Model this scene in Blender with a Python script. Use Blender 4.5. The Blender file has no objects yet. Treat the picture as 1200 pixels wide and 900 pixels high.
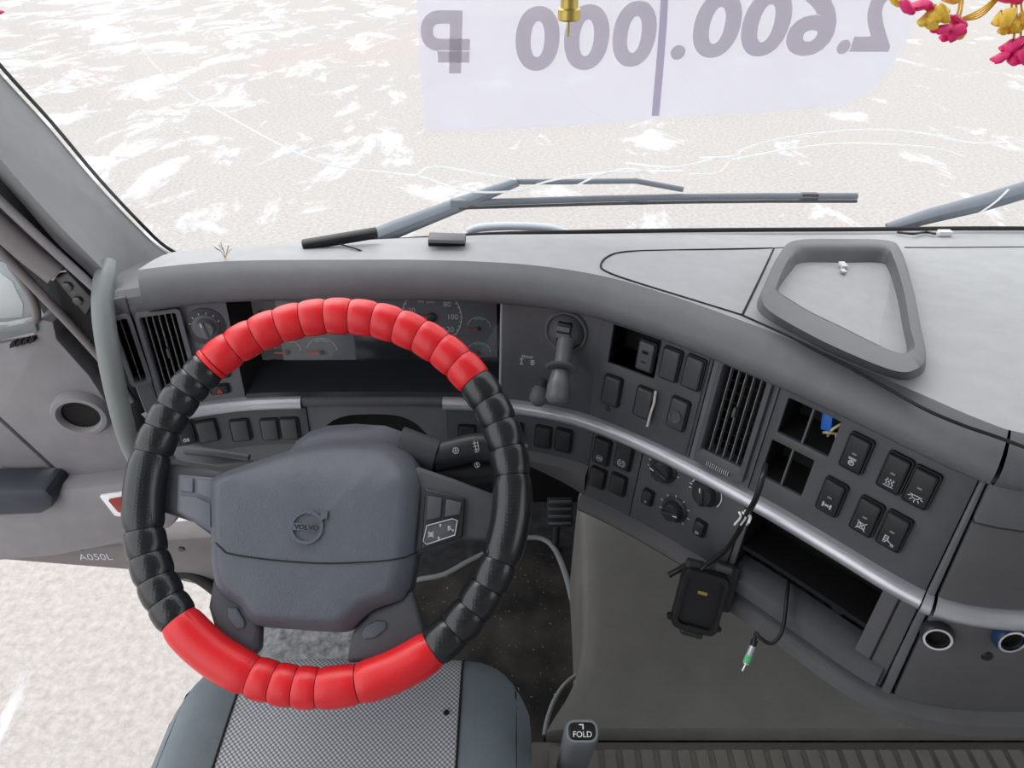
import bpy, bmesh, math, random
import numpy as np
from mathutils import Vector, Matrix
random.seed(7)
sc = bpy.context.scene
COL = sc.collection
R = math.radians

# ------------------------------------------------------------------ camera, sky, light, exposure
F_PX, PITCH = 860.0, R(35)
CAM = np.array([.212, -.603, 1.365])
cam_d = bpy.data.cameras.new('camera'); cam = bpy.data.objects.new('camera', cam_d); COL.objects.link(cam)
cam.location = CAM; cam.rotation_euler = (R(90) - PITCH, 0, 0)
cam_d.sensor_fit = 'HORIZONTAL'; cam_d.sensor_width = 36.0; cam_d.lens = F_PX / 1200 * 36.0
cam_d.clip_start = .02; cam_d.clip_end = 300
sc.camera = cam

w = bpy.data.worlds.new('overcast_sky'); sc.world = w; w.use_nodes = True
nt = w.node_tree; nt.nodes.clear()
wo = nt.nodes.new('ShaderNodeOutputWorld'); wb_ = nt.nodes.new('ShaderNodeBackground')
tc = nt.nodes.new('ShaderNodeTexCoord'); ns = nt.nodes.new('ShaderNodeTexNoise'); ns.inputs['Scale'].default_value = 1.4
rp = nt.nodes.new('ShaderNodeValToRGB')
rp.color_ramp.elements[0].color = (.90, .93, 1.0, 1); rp.color_ramp.elements[1].color = (1.0, 1.0, 1.0, 1)
nt.links.new(tc.outputs['Generated'], ns.inputs['Vector']); nt.links.new(ns.outputs['Fac'], rp.inputs['Fac'])
nt.links.new(rp.outputs['Color'], wb_.inputs['Color']); wb_.inputs['Strength'].default_value = 1.0
nt.links.new(wb_.outputs[0], wo.inputs['Surface'])
sun_d = bpy.data.lights.new('hazy_sun', 'SUN'); sun = bpy.data.objects.new('hazy_sun', sun_d); COL.objects.link(sun)
sun_d.energy = .8; sun_d.angle = R(50); sun_d.color = (1.0, .97, .93)
sun.rotation_euler = (R(-38), R(-30), 0)      # high, from ahead and the left
sc.view_settings.view_transform = 'Standard'; sc.view_settings.look = 'None'
sc.view_settings.gamma = 1.0; sc.view_settings.use_curve_mapping = False
sc.view_settings.exposure = 0.95

# ------------------------------------------------------------------ geometry helpers
FW = np.array([0, math.cos(PITCH), -math.sin(PITCH)]); UP = np.array([0, math.sin(PITCH), math.cos(PITCH)]); RT = np.array([1., 0, 0])
def ray(px, py): return FW + RT * (px - 600) / F_PX + UP * (450 - py) / F_PX
def PT(px, py, t): return Vector(CAM + ray(px, py) * t)
def PZ(px, py, z):
    d = ray(px, py); return Vector(CAM + d * ((z - CAM[2]) / d[2]))
def PY(px, py, y):
    d = ray(px, py); return Vector(CAM + d * ((y - CAM[1]) / d[1]))
def solve(px, py, g, a=.4, b=2.2, n=90):
    d = ray(px, py); ts = np.linspace(a, b, n); p0 = None
    for t in ts:
        v = g(CAM + d * t)
        if p0 is not None and p0[1] > 0 >= v:
            lo, hi = p0[0], t
            for _ in range(26):
                m = (lo + hi) / 2
                if g(CAM + d * m) > 0: lo = m
                else: hi = m
            return Vector(CAM + d * (lo + hi) / 2)
        p0 = (t, v)
    raise ValueError('no hit %s %s' % (px, py))

WORLD = {}
def register(o, M, parent):
    COL.objects.link(o)
    if parent is not None:
        o.parent = parent; o.matrix_basis = WORLD[parent.name].inverted() @ M
    else: o.matrix_basis = M
    WORLD[o.name] = M.copy()
    return o
def thing(name, label, cat, loc=(0, 0, 0), group=None, kind=None):
    o = bpy.data.objects.new(name, None); o.empty_display_size = .03
    tag(o, label, cat, group, kind)
    return register(o, Matrix.Translation(Vector(loc)), None)
def tag(o, label=None, cat=None, group=None, kind=None):
    if label: o['label'] = label
    if cat: o['category'] = cat
    if group: o['group'] = group
    if kind: o['kind'] = kind
    return o
def mk(name, verts, faces, mat, parent=None, M=None, smooth=True, bevel=0, seg=2, auto=40, solid=0):
    """one mesh object; verts in world space (M None) or local to M"""
    bm = bmesh.new()
    vs = [bm.verts.new(Vector(v)) for v in verts]
    for f in faces:
        try: bm.faces.new([vs[i] for i in f])
        except ValueError: pass
    return fin(name, bm, mat, parent, M, smooth, bevel, seg, auto, solid)
def fin(name, bm, mat, parent=None, M=None, smooth=True, bevel=0, seg=2, auto=40, solid=0):
    bmesh.ops.remove_doubles(bm, verts=bm.verts, dist=1e-6)
    bmesh.ops.recalc_face_normals(bm, faces=bm.faces)
    if bevel:
        es = [e for e in bm.edges if len(e.link_faces) == 2 and e.calc_face_angle(0) > R(28)]
        bmesh.ops.bevel(bm, geom=es, offset=bevel, segments=seg, affect='EDGES', profile=.5, clamp_overlap=True)
    if M is None:
        c = Vector((0, 0, 0))
        for v in bm.verts: c += v.co
        c /= max(1, len(bm.verts))
        bmesh.ops.translate(bm, verts=bm.verts, vec=-c); M = Matrix.Translation(c)
    me = bpy.data.meshes.new(name); bm.to_mesh(me); bm.free()
    me.materials.append(mat)
    if smooth:
        me.polygons.foreach_set('use_smooth', [True] * len(me.polygons))
        if auto: me.set_sharp_from_angle(angle=R(auto))
    o = bpy.data.objects.new(name, me); register(o, M, parent)
    if solid:
        md = o.modifiers.new('solid', 'SOLIDIFY'); md.thickness = solid; md.offset = -1
    return o
def inst(name, src, M, parent=None, mat=None):
    me = src.data
    o = bpy.data.objects.new(name, me); register(o, M, parent); return o
def frame(o, x, y=None, z=None):
    """matrix with origin o; x along x, z is the normal"""
    x = Vector(x).normalized()
    if z is not None:
        z = Vector(z).normalized(); y = z.cross(x).normalized(); x = y.cross(z)
    else:
        y = Vector(y).normalized(); z = x.cross(y).normalized(); y = z.cross(x)
    M = Matrix((x, y, z)).transposed().to_4x4(); M.translation = Vector(o); return M
def fcenter(pts):
    c = Vector((0, 0, 0))
    for p in pts: c += Vector(p)
    return c / len(pts)
def loft(name, rows, mat, parent=None, closed=False, cap=False, M=None, solid=0, smooth=True, auto=40, bevel=0):
    n = len(rows[0]); V = [p for r in rows for p in r]; Fs = []
    for i in range(len(rows) - 1):
        for j in range(n if closed else n - 1):
            k = (j + 1) % n
            Fs.append((i*n+j, i*n+k, (i+1)*n+k, (i+1)*n+j))
    if cap:
        Fs.append(tuple(range(n))); Fs.append(tuple((len(rows)-1)*n + j for j in range(n)))
    return mk(name, V, Fs, mat, parent, M, smooth, bevel, 2, auto, solid)
def smoothpath(pts, k=6, closed=False):
    P = [Vector(p) for p in pts]; n = len(P); out = []
    rng = range(n) if closed else range(n - 1)
    for i in rng:
        p0 = P[(i-1) % n] if (closed or i > 0) else P[0]*2 - P[1]
        p1 = P[i]; p2 = P[(i+1) % n]
        p3 = P[(i+2) % n] if (closed or i + 2 < n) else p2*2 - p1
        for j in range(k):
            t = j / k
            out.append(.5 * ((2*p1) + (p2-p0)*t + (2*p0-5*p1+4*p2-p3)*t*t + (3*p1-p0-3*p2+p3)*t**3))
    if not closed: out.append(P[-1])
    return out
def tube_rows(pts, rad, n=8, flat=1.0, upv=None):
    P = [Vector(p) for p in pts]; rows = []
    if not hasattr(rad, '__len__'): rad = [rad] * len(P)
    t0 = (P[1] - P[0]).normalized()
    ref = Vector(upv) if upv is not None else (Vector((0, 0, 1)) if abs(t0.z) < .9 else Vector((1, 0, 0)))
    for i, p in enumerate(P):
        t = (P[min(i+1, len(P)-1)] - P[max(i-1, 0)]).normalized()
        a = (ref - t * ref.dot(t)).normalized(); b = t.cross(a); ref = a if upv is None else Vector(upv)
        rows.append([p + (a * math.cos(2*math.pi*k/n) * flat + b * math.sin(2*math.pi*k/n)) * rad[i] for k in range(n)])
    return rows
def tube(name, pts, rad, mat, parent=None, n=8, k=0, flat=1.0, upv=None, closed=False):
    if k: pts = smoothpath(pts, k)
    if k and hasattr(rad, '__len__') :
        rad = list(np.interp(np.linspace(0, 1, len(pts)), np.linspace(0, 1, len(rad)), rad))
    return loft(name, tube_rows(pts, rad, n, flat, upv), mat, parent, closed=True, cap=True, auto=60)
def boxv(sx, sy, sz, z0=None):
    a, b = sx/2, sy/2; z1 = sz/2 if z0 is None else z0 + sz; z0 = -sz/2 if z0 is None else z0
    V = [(-a,-b,z0),(a,-b,z0),(a,b,z0),(-a,b,z0),(-a,-b,z1),(a,-b,z1),(a,b,z1),(-a,b,z1)]
    return V, [(0,1,2,3),(4,5,6,7),(0,1,5,4),(1,2,6,5),(2,3,7,6),(3,0,4,7)]
def box(name, M, sx, sy, sz, mat, parent=None, bevel=0, z0=None, seg=2):
    V, Fs = boxv(sx, sy, sz, z0); return mk(name, V, Fs, mat, parent, M, True, bevel, seg, 30)
def lathe(name, M, prof, mat, parent=None, n=32, ex=1.0, ey=1.0, auto=35):
    rows = [[(r*ex*math.cos(2*math.pi*k/n), r*ey*math.sin(2*math.pi*k/n), z) for k in range(n)] for r, z in prof]
    return loft(name, rows, mat, parent, closed=True, cap=False, M=M, auto=auto)
def prism(name, outline, depth_vec, mat, parent=None, bevel=0, seg=2, M=None):
    P = [Vector(p) for p in outline]; n = len(P); d = Vector(depth_vec)
    V = P + [p + d for p in P]
    Fs = [tuple(range(n)), tuple(range(n, 2*n))] + [(i, (i+1) % n, n+(i+1) % n, n+i) for i in range(n)]
    return mk(name, V, Fs, mat, parent, M, True, bevel, seg, 30)
def rrect(w, h, r, k=4):
    out = []
    for cx, cy, a0 in ((w/2-r, h/2-r, 0), (-w/2+r, h/2-r, 90), (-w/2+r, -h/2+r, 180), (w/2-r, -h/2+r, 270)):
        for i in range(k+1):
            a = R(a0 + 90*i/k); out.append((cx + r*math.cos(a), cy + r*math.sin(a)))
    return out
def ringloop(name, M, outer, inner, z0, z1, mat, parent=None, auto=40, zin=None):
    """closed frame between two outlines with the same count, from z0 up to z1"""
    zi = z0 if zin is None else zin
    rows = [[(x, y, z0) for x, y in outer], [(x, y, z1*.7+z0*.3) for x, y in outer],
            [(x*.93+u*.07, y*.93+v*.07, z1) for (x, y), (u, v) in zip(outer, inner)],
            [(x*.2+u*.8, y*.2+v*.8, z1) for (x, y), (u, v) in zip(outer, inner)],
            [(u, v, z1*.8+z0*.2) for u, v in inner], [(u, v, zi) for u, v in inner]]
    return loft(name, rows, mat, parent, closed=True, M=M, auto=auto)
def text(name, s, M, size, mat, parent=None, bold=0.0, mirror=False, fit=None, depth=.0002, align='CENTER'):
    cu = bpy.data.curves.new(name, 'FONT'); cu.body = s; cu.size = size; cu.offset = bold
    cu.align_x = align; cu.align_y = 'CENTER'; cu.extrude = depth; cu.resolution_u = 8 if s in '02.' else 4
    to = bpy.data.objects.new(name + '_tmp', cu); COL.objects.link(to)
    dg = bpy.context.evaluated_depsgraph_get(); me = bpy.data.meshes.new_from_object(to.evaluated_get(dg))
    bpy.data.objects.remove(to); bpy.data.curves.remove(cu)
    co = np.zeros(len(me.vertices)*3); me.vertices.foreach_get('co', co); co = co.reshape(-1, 3)
    if fit:
        lo, hi = co.min(0), co.max(0); c = (lo+hi)/2
        co[:, :2] = (co[:, :2] - c[:2]) / (hi-lo)[:2] * np.array(fit)
    if mirror: co[:, 0] *= -1
    me.vertices.foreach_set('co', co.ravel()); me.materials.append(mat); me.name = name
    o = bpy.data.objects.new(name, me); return register(o, M, parent)

# ------------------------------------------------------------------ materials
MATS = {}
def mat(name, col, rough=.6, bump=0., bscale=400., var=.06, vscale=30., metal=0., spec=.4, coat=0.):
    m = bpy.data.materials.new(name); m.use_nodes = True; n = m.node_tree.nodes; l = m.node_tree.links
    b = n['Principled BSDF']; b.inputs['Roughness'].default_value = rough; b.inputs['Metallic'].default_value = metal
    b.inputs['Specular IOR Level'].default_value = spec; b.inputs['Coat Weight'].default_value = coat
    t = n.new('ShaderNodeTexCoord')
    if var:
        no = n.new('ShaderNodeTexNoise'); no.inputs['Scale'].default_value = vscale; no.inputs['Detail'].default_value = 5
        r = n.new('ShaderNodeValToRGB'); a = 1-var; c = 1+var
        r.color_ramp.elements[0].position = .3; r.color_ramp.elements[1].position = .7
        r.color_ramp.elements[0].color = (col[0]*a, col[1]*a, col[2]*a, 1); r.color_ramp.elements[1].color = (col[0]*c, col[1]*c, col[2]*c, 1)
        l.new(t.outputs['Object'], no.inputs['Vector']); l.new(no.outputs['Fac'], r.inputs['Fac']); l.new(r.outputs['Color'], b.inputs['Base Color'])
    else: b.inputs['Base Color'].default_value = (*col, 1)
    if bump:
        nb = n.new('ShaderNodeTexNoise'); nb.inputs['Scale'].default_value = bscale; nb.inputs['Detail'].default_value = 3
        bp = n.new('ShaderNodeBump'); bp.inputs['Strength'].default_value = bump; bp.inputs['Distance'].default_value = .0015
        l.new(t.outputs['Object'], nb.inputs['Vector']); l.new(nb.outputs['Fac'], bp.inputs['Height']); l.new(bp.outputs['Normal'], b.inputs['Normal'])
    MATS[name] = m; return m
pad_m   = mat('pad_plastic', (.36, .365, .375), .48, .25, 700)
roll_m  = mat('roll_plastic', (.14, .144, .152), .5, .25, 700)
fas_m   = mat('fascia_plastic', (.085, .088, .096), .5, .15, 900)
fasl_m  = mat('fascia_plastic_light', (.14, .145, .16), .5, .15, 900)
low_m   = mat('lower_plastic', (.11, .11, .115), .55, .2, 700)
btn_m   = mat('button_plastic', (.028, .029, .032), .38, .1, 900)
blank_m = mat('blank_plastic', (.06, .062, .067), .45, .12, 900)
blk_m   = mat('black_plastic', (.012, .012, .013), .4)
hole_m  = mat('dark_cavity', (.008, .008, .008), .8)
seam_m  = mat('seam_shadow_rubber', (.015, .015, .016), .8)
silv_m  = mat('silver_trim', (.55, .56, .60), .32, .05, 600, metal=.55)
chrome_m= mat('chrome', (.75, .76, .78), .18, metal=1.0, var=0)
white_m = mat('white_print', (.85, .86, .88), .5, var=0)
icon_m  = mat('icon_print', (.60, .62, .66), .5, var=0)
green_m = mat('green_print', (.12, .55, .25), .5, var=0)
needle_m= mat('red_needle', (.75, .07, .05), .4, var=0)
red_m   = mat('red_leather', (.74, .016, .022), .30, .2, 900, var=.05, spec=.5)
hub_m   = mat('hub_plastic', (.105, .115, .14), .45, .55, 520)
key_m   = mat('key_plastic', (.15, .16, .19), .42, .1, 900)
hubd_m  = mat('hub_dark_plastic', (.075, .08, .09), .5, .2, 700)
pill_m  = mat('pillar_plastic', (.21, .213, .218), .5, .2, 700)
hand_m  = mat('handle_plastic', (.20, .218, .215), .42, .15, 700)
door_m  = mat('door_plastic', (.25, .24, .25), .55, .25, 700)
doord_m = mat('door_dark_plastic', (.20, .18, .18), .55, .2, 700)
armd_m  = mat('armrest_dark', (.04, .045, .06), .5)
rub_m   = mat('rubber_seal', (.016, .015, .016), .7)
tun_m   = mat('tunnel_plastic', (.165, .163, .152), .6, .35, 300, var=.12, vscale=12)
mat_m   = mat('ribbed_rubber', (.15, .145, .128), .6, .3, 300)
seat_m  = mat('seat_vinyl', (.155, .19, .21), .6, .3, 500)
met_m   = mat('dark_metal', (.10, .10, .10), .4, metal=.6)
brass_m = mat('brass', (.55, .42, .12), .3, metal=.9, var=.15)
wip_m   = mat('wiper_paint', (.15, .175, .21), .5)
paintb_m= mat('body_paint', (.50, .53, .58), .3, var=.03)
navy_m  = mat('navy_plastic', (.02, .05, .12), .4)
lever_m = mat('lever_plastic', (.15, .155, .16), .3)
rim_m   = mat('tray_shaded_plastic', (.12, .124, .13), .5, .2, 700)  # darkened so the colour carries the shade on the tray walls
blue_m  = mat('blue_connector', (.02, .14, .55), .4)
wire_m  = mat('wire_cream', (.55, .48, .28), .5)
wirew_m = mat('wire_white', (.75, .75, .74), .5)
reflr_m = mat('red_reflector', (.30, .03, .02), .25)
pink_m  = mat('petal_magenta', (.72, .02, .16), .5, var=.3, vscale=60)
yel_m   = mat('petal_yellow', (.75, .48, .05), .5, var=.3, vscale=60)
disp_m  = mat('display_dark', (.02, .022, .026), .2)
gauge_m = mat('gauge_face', (.13, .138, .155), .35)
strip_m = mat('paper_strip', (.70, .66, .62), .8, var=.15, vscale=200)
fborder_m = mat('mat_edging', (.26, .27, .27), .8, .3, 600)

def leather():
    m = mat('black_leather', (.013, .014, .016), .27, 0, var=.1, spec=.6)
    n = m.node_tree.nodes; l = m.node_tree.links; b = n['Principled BSDF']
    t = n.new('ShaderNodeTexCoord'); v = n.new('ShaderNodeTexVoronoi'); v.inputs['Scale'].default_value = 230; v.inputs['Randomness'].default_value = .15
    r = n.new('ShaderNodeValToRGB'); r.color_ramp.elements[0].position = .15; r.color_ramp.elements[1].position = .32
    bp = n.new('ShaderNodeBump'); bp.inputs['Strength'].default_value = .25; bp.inputs['Distance'].default_value = .0006
    l.new(t.outputs['Object'], v.inputs['Vector']); l.new(v.outputs['Distance'], r.inputs['Fac']); l.new(r.outputs['Color'], bp.inputs['Height']); l.new(bp.outputs['Normal'], b.inputs['Normal'])
    return m
leath_m = leather()

def weave():
    m = mat('seat_weave', (.3, .3, .3), .85, 0, var=0)
    n = m.node_tree.nodes; l = m.node_tree.links; b = n['Principled BSDF']
    t = n.new('ShaderNodeTexCoord'); mp = n.new('ShaderNodeMapping'); mp.inputs['Rotation'].default_value = (0, 0, R(45))
    v = n.new('ShaderNodeTexVoronoi'); v.voronoi_dimensions = '2D'; v.inputs['Scale'].default_value = 230; v.inputs['Randomness'].default_value = .0
    r = n.new('ShaderNodeValToRGB'); e = r.color_ramp.elements
    e[0].position = .28; e[0].color = (.60, .62, .65, 1); e[1].position = .5; e[1].color = (.15, .165, .18, 1)
    l.new(t.outputs['Object'], mp.inputs['Vector']); l.new(mp.outputs['Vector'], v.inputs['Vector']); l.new(v.outputs['Distance'], r.inputs['Fac']); l.new(r.outputs['Color'], b.inputs['Base Color'])
    bp = n.new('ShaderNodeBump'); bp.inputs['Strength'].default_value = .4; bp.inputs['Distance'].default_value = .001; bp.invert = True
    l.new(v.outputs['Distance'], bp.inputs['Height']); l.new(bp.outputs['Normal'], b.inputs['Normal'])
    return m
weave_m = weave()

def ground_mat():
    m = mat('snowy_concrete', (.5, .5, .5), .9, 0, var=0, spec=.1)
    n = m.node_tree.nodes; l = m.node_tree.links; b = n['Principled BSDF']
    t = n.new('ShaderNodeTexCoord')
    fine = n.new('ShaderNodeTexNoise'); fine.inputs['Scale'].default_value = 26; fine.inputs['Detail'].default_value = 9; fine.inputs['Roughness'].default_value = .75
    rf = n.new('ShaderNodeValToRGB'); rf.color_ramp.elements[0].position = .33; rf.color_ramp.elements[1].position = .68
    rf.color_ramp.elements[0].color = (.315, .288, .27, 1); rf.color_ramp.elements[1].color = (.48, .45, .428, 1)
    mp = n.new('ShaderNodeMapping'); mp.inputs['Location'].default_value = (3.1, 5.7, 0); mp.inputs['Scale'].default_value = (.6, .36, 1); mp.inputs['Rotation'].default_value = (0, 0, R(-35))
    big = n.new('ShaderNodeTexNoise'); big.inputs['Scale'].default_value = 2.2; big.inputs['Detail'].default_value = 10; big.inputs['Roughness'].default_value = .68; big.inputs['Distortion'].default_value = .6
    rb = n.new('ShaderNodeValToRGB'); rb.color_ramp.elements[0].position = .57; rb.color_ramp.elements[1].position = .68
    mx = n.new('ShaderNodeMixRGB'); mx.inputs['Color2'].default_value = (.60, .61, .63, 1)
    l.new(t.outputs['Object'], fine.inputs['Vector']); l.new(fine.outputs['Fac'], rf.inputs['Fac'])
    l.new(t.outputs['Object'], mp.inputs['Vector']); l.new(mp.outputs['Vector'], big.inputs['Vector'])
    sp_ = n.new('ShaderNodeSeparateXYZ'); l.new(t.outputs['Object'], sp_.inputs[0])          # more snow has stayed ahead to the left
    ax_ = n.new('ShaderNodeMapRange'); ax_.inputs['From Min'].default_value = 3; ax_.inputs['From Max'].default_value = -6; ax_.inputs['To Max'].default_value = .075
    ay_ = n.new('ShaderNodeMapRange'); ay_.inputs['From Min'].default_value = -48; ay_.inputs['From Max'].default_value = -42
    mu_ = n.new('ShaderNodeMath'); mu_.operation = 'MULTIPLY'; ad_ = n.new('ShaderNodeMath')
    l.new(sp_.outputs[0], ax_.inputs['Value']); l.new(sp_.outputs[1], ay_.inputs['Value']); l.new(ax_.outputs[0], mu_.inputs[0]); l.new(ay_.outputs[0], mu_.inputs[1])
    l.new(big.outputs['Fac'], ad_.inputs[0]); l.new(mu_.outputs[0], ad_.inputs[1]); l.new(ad_.outputs[0], rb.inputs['Fac'])
    l.new(rb.outputs['Color'], mx.inputs['Fac']); l.new(rf.outputs['Color'], mx.inputs['Color1']); l.new(mx.outputs['Color'], b.inputs['Base Color'])
    return m
ground_m = ground_mat()

def carpet_mat():
    m = mat('dirty_mat', (.03, .03, .03), .95, .6, 500, var=0, spec=.1)
    n = m.node_tree.nodes; l = m.node_tree.links; b = n['Principled BSDF']
    t = n.new('ShaderNodeTexCoord'); a = n.new('ShaderNodeTexNoise'); a.inputs['Scale'].default_value = 9; a.inputs['Detail'].default_value = 6
    r = n.new('ShaderNodeValToRGB'); r.color_ramp.elements[0].position = .4; r.color_ramp.elements[1].position = .75
    r.color_ramp.elements[0].color = (.022, .022, .022, 1); r.color_ramp.elements[1].color = (.075, .068, .060, 1)
    s = n.new('ShaderNodeTexNoise'); s.inputs['Scale'].default_value = 170; s.inputs['Detail'].default_value = 2
    rs = n.new('ShaderNodeValToRGB'); rs.color_ramp.elements[0].position = .70; rs.color_ramp.elements[1].position = .76
    mx = n.new('ShaderNodeMixRGB'); mx.inputs['Color2'].default_value = (.45, .42, .38, 1)
    for q in (a, s): l.new(t.outputs['Object'], q.inputs['Vector'])
    l.new(a.outputs['Fac'], r.inputs['Fac']); l.new(s.outputs['Fac'], rs.inputs['Fac']); l.new(rs.outputs['Color'], mx.inputs['Fac'])
    l.new(r.outputs['Color'], mx.inputs['Color1']); l.new(mx.outputs['Color'], b.inputs['Base Color'])
    return m
carp_m = carpet_mat(); floor_m = mat('floor_lining', (.04, .04, .042), .9, .6, 200, var=.4, vscale=40); lit_floor_m = mat('gritty_lit_floor', (.22, .225, .23), .9, .8, 160, var=.5, vscale=70)

def glass_mat(name, tint=(.97, .985, .98), gloss=.04, haze=.03):
    m = bpy.data.materials.new(name); m.use_nodes = True; n = m.node_tree.nodes; l = m.node_tree.links; n.clear()
    o = n.new('ShaderNodeOutputMaterial'); tr = n.new('ShaderNodeBsdfTransparent'); tr.inputs[0].default_value = (*tint, 1)
    gl = n.new('ShaderNodeBsdfGlossy'); gl.inputs['Roughness'].default_value = .02
    df = n.new('ShaderNodeBsdfTranslucent'); df.inputs[0].default_value = (.9, .92, .95, 1)
    m1 = n.new('ShaderNodeMixShader'); m1.inputs[0].default_value = gloss; m2 = n.new('ShaderNodeMixShader'); m2.inputs[0].default_value = haze
    l.new(tr.outputs[0], m1.inputs[1]); l.new(gl.outputs[0], m1.inputs[2]); l.new(m1.outputs[0], m2.inputs[1]); l.new(df.outputs[0], m2.inputs[2]); l.new(m2.outputs[0], o.inputs[0])
    return m
glass_m = glass_mat('windshield_glass')
lens_m = glass_mat('cluster_lens', (.95, .96, .97), .05, .0)
def paper_mat(name, col, dens, noise=.0):
    m = bpy.data.materials.new(name); m.use_nodes = True; n = m.node_tree.nodes; l = m.node_tree.links; n.clear()
    o = n.new('ShaderNodeOutputMaterial'); tr = n.new('ShaderNodeBsdfTransparent'); tr.inputs[0].default_value = (*col, 1)
    tl = n.new('ShaderNodeBsdfTranslucent'); df = n.new('ShaderNodeBsdfDiffuse')
    t = n.new('ShaderNodeTexCoord'); no = n.new('ShaderNodeTexNoise'); no.inputs['Scale'].default_value = 7
    r = n.new('ShaderNodeValToRGB'); r.color_ramp.elements[0].color = (*[c*(1-noise) for c in col], 1); r.color_ramp.elements[1].color = (*col, 1)
    l.new(t.outputs['Object'], no.inputs['Vector']); l.new(no.outputs['Fac'], r.inputs['Fac'])
    l.new(r.outputs[0], tl.inputs[0]); l.new(r.outputs[0], df.inputs[0])
    a = n.new('ShaderNodeMixShader'); a.inputs[0].default_value = .35; l.new(tl.outputs[0], a.inputs[1]); l.new(df.outputs[0], a.inputs[2])
    b = n.new('ShaderNodeMixShader'); b.inputs[0].default_value = dens; l.new(tr.outputs[0], b.inputs[1]); l.new(a.outputs[0], b.inputs[2]); l.new(b.outputs[0], o.inputs[0])
    return m
paper_m = paper_mat('thin_paper', (.67, .66, .72), .80, .08)
ink_m = paper_mat('printed_grey', (.80, .77, .81), 1.0)
crack_m = paper_mat('crack_white', (.98, .98, .98), .92)
tape_m = paper_mat('glued_overlap', (.52, .48, .58), .6)

# ------------------------------------------------------------------ dash surfaces
def catmull(pts, k=24):
    return np.array([[p.x, p.y] for p in smoothpath([(x, y, 0) for x, y in pts], k)])
PLAN = catmull([(-.375, .12), (-.365, .18), (-.34, .235), (-.297, .266), (-.177, .297), (0, .302), (.1, .301), (.2, .292), (.27, .276),
                (.334, .249), (.40, .203), (.469, .144), (.548, .068), (.61, .0), (.655, -.05), (.69, -.075), (.76, -.085), (.9, -.08), (1.15, -.05), (1.6, 0)])
SEGL = np.hypot(*np.diff(PLAN, axis=0).T); ARC = np.concatenate([[0], np.cumsum(SEGL)])
TILT, ZREF = .15, .85
def plan(s):
    x = np.interp(s, ARC, PLAN[:, 0]); y = np.interp(s, ARC, PLAN[:, 1])
    a = np.array([np.interp(s + .006, ARC, PLAN[:, 0]) - np.interp(s - .006, ARC, PLAN[:, 0]), np.interp(s + .006, ARC, PLAN[:, 1]) - np.interp(s - .006, ARC, PLAN[:, 1])])
    a /= np.hypot(*a); return np.array([x, y]), a, np.array([a[1], -a[0]])
def S(s, z, off=0.):
    p, t, n = plan(s); q = p + n * (TILT * (ZREF - z) + off); return Vector((q[0], q[1], z))
def SF(s, z, off=0.):
    p, t, n = plan(s); up = Vector((-n[0]*TILT, -n[1]*TILT, 1)).normalized()
    return frame(S(s, z, off), (t[0], t[1], 0), up)          # x along the dash, y up the face, z out of it
def hit(px, py):
    def g(p):
        d = PLAN - p[:2]; i = int(np.argmin((d**2).sum(1))); a = PLAN[min(i+1, len(PLAN)-1)] - PLAN[max(i-1, 0)]; a = a / np.hypot(*a)
        return (p[:2] - PLAN[i]) @ np.array([a[1], -a[0]]) - TILT * (ZREF - p[2])
    p = solve(px, py, g)
    q = np.array([p.x, p.y]); best = None
    # arc length of the foot of the perpendicular
    for it in range(3):
        if best is None:
            best = ARC[int(np.argmin(((PLAN - q)**2).sum(1)))]
        pp, t, n = plan(best); best = best + (q - pp) @ t
    return best, p.z
def rect(*pts):
    """(s0, s1, z0, z1) of the picture points of a patch on the dash face: left-top, right-top, right-bottom, left-bottom"""
    h = [hit(*p) for p in pts]
    return (h[0][0]+h[3][0])/2, (h[1][0]+h[2][0])/2, (h[2][1]+h[3][1])/2, (h[0][1]+h[1][1])/2
def srange(s0, s1, step=.02):
    n = max(1, int(math.ceil((s1-s0)/step))); return [s0 + (s1-s0)*i/n for i in range(n+1)]
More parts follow.
